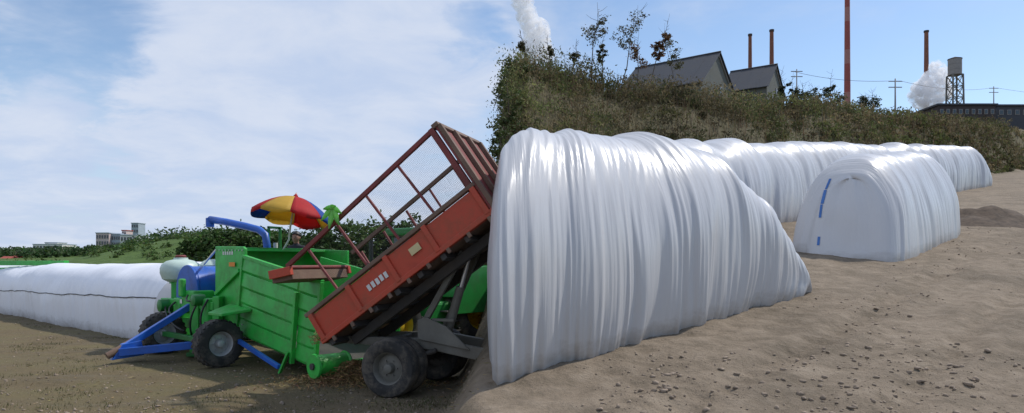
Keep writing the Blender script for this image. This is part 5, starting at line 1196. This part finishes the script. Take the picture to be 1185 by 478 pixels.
keep = (right_weight(Xc, Yc) > .6) & (dens + 0.55 * band + rg.uniform(-.2, .2, N) > 0.16)
inb = (ln < 0.08) & (Yc < 14.0)
mdv = (Xc - ma.x) * 0.735 - (Yc - ma.y) * 0.675; mda = (Xc - ma.x) * 0.675 + (Yc - ma.y) * 0.735
inm = (mdv < 0.1) & (mdv > -2.6) & (mda > -.1) & (mda < 7)
keep &= ~inb & ~inm; Xc, Yc = Xc[keep], Yc[keep]; S = 0.005 + 0.034 * rg.random(len(Xc)) ** 7.0
clods('dirt_clods', 'loose brown dirt clods scattered over the tan ground', Xc, Yc, S, 72, 'clod')
# crumbs and pebbles in the mud on the left
N = 2200; Yc = 8.0 + 18 * rg.random(N) ** 1.6; Xc = rg.uniform(-0.76, -0.06, N) * Yc; S = 0.006 + 0.022 * rg.random(N) ** 3
clods('mud_crumbs', 'small mud crumbs and stones on the wet yard', Xc, Yc, S, 73, 'clod')
# silage spilt under the hopper
N = 7000; sp_c = mp(2.85, 0.30, 0); a = rg.uniform(0, 6.28, N); r = np.abs(rg.normal(size=N)) * .42
Xs = sp_c.x + np.cos(a) * r * 1.6; Ys = sp_c.y + np.sin(a) * r * .8; hz = np.maximum(0, .30 * np.exp(-(r / .42) ** 2)) * rg.random(N)
ti = tint_of((0.30, 0.20, 0.095), N, rg, .3, .1)
Vs, _ = leaves(np.stack([Xs, Ys, G(Xs, Ys) + hz + .015], 1), rg.uniform(.015, .05, N), ti, rg, .4, .16)
o = bpy.data.objects.new('spilt_silage', fast_quads('spilt_silage', Vs, ti, M['straw'])); link(o); tag(o, 'chopped brown silage spilt on the mud below the hopper roller', None, None, 'stuff')
# silage sliding from the box into the hopper
N = 3000; aa = rg.uniform(-.25, .35, N); nn2 = rg.uniform(.1, TW - .1, N); P = np.array([tuple(bx_(a_, -.02 + .16 * rg.random() * (1 - abs(a_)), n_)) for a_, n_ in zip(aa, nn2)])
ti = tint_of((0.30, 0.20, 0.095), N, rg, .3, .1); Vs, _ = leaves(P, rg.uniform(.015, .05, N), ti, rg, .4, .16)
o = bpy.data.objects.new('chopped_silage', fast_quads('chopped_silage', Vs, ti, M['straw'])); link(o); tag(o, 'chopped brown silage at the low lip of the red trailer box', None, None, 'stuff')
# sparse weeds in the mud
nc = 120; cy = 8.3 + 14 * rg.random(nc) ** 1.5; cx = rg.uniform(-.75, -.05, nc) * cy; patch = vnoise(cx, cy, .35, 31) + .35 * (cy < 10.2); cx, cy = cx[patch > .05], cy[patch > .05]
i = rg.integers(0, len(cx), 5200); X = cx[i] + rg.normal(size=5200) * .16; Y = cy[i] + rg.normal(size=5200) * .16
ti = tint_of((0.085, 0.090, 0.036), 5200, rg, .3, .15)
o = bpy.data.objects.new('weeds', fast_quads('weeds', blades(np.stack([X, Y, G(X, Y) - .005], 1), rg.uniform(.015, .06, 5200), rg.uniform(.003, .006, 5200), ti, rg, .5), ti, M['leaf'], 3)); link(o); tag(o, 'sparse short weeds growing in the mud of the yard', None, None, 'stuff')
# scattered straw on both yards
N = 1500; Y = 7.2 + 12 * rg.random(N) ** 1.4; X = rg.uniform(-.7, -.03, N) * Y; ti = tint_of((0.30, 0.23, 0.12), N, rg, .3, .1)
Vs, _ = leaves(np.stack([X, Y, G(X, Y) + .012], 1), rg.uniform(.015, .06, N), ti, rg, .92, .12)
o = bpy.data.objects.new('straw', fast_quads('straw', Vs, ti, M['straw'])); link(o); tag(o, 'bits of straw trodden into the muddy yard', None, None, 'stuff')

# heap of dark turned soil right of the short bag
hm = Vector((xat(1136, 24.5), 24.5)); V = []; Fc = []; nr2, ns2 = 10, 36
for i in range(nr2 + 1):
    for j in range(ns2):
        a = 2 * math.pi * j / ns2; f = i / nr2; x = hm.x + math.cos(a) * 2.3 * f; y = hm.y + math.sin(a) * 1.9 * f
        n_ = mnoise.noise(Vector((x * 1.6, y * 1.6, 3))) * .28 + mnoise.noise(Vector((x * 4, y * 4, 7))) * .10
        V.append((x, y, g(x, y) + (0.62 + n_) * (1 - f ** 1.6) * (0.6 + .4 * (1 - f)) - 0.04))
for i in range(nr2):
    for j in range(ns2): Fc.append((i * ns2 + j, i * ns2 + (j + 1) % ns2, (i + 1) * ns2 + (j + 1) % ns2, (i + 1) * ns2 + j))
tag(MB().add(V, Fc).build('soil_heap', mat('dark_soil', (0.085, 0.060, 0.042), 0.95, var=.4, vscale=5, bump=.8, bscale=9), None, smooth=True), 'low heap of dark turned soil right of the short white bag', 'soil heap')
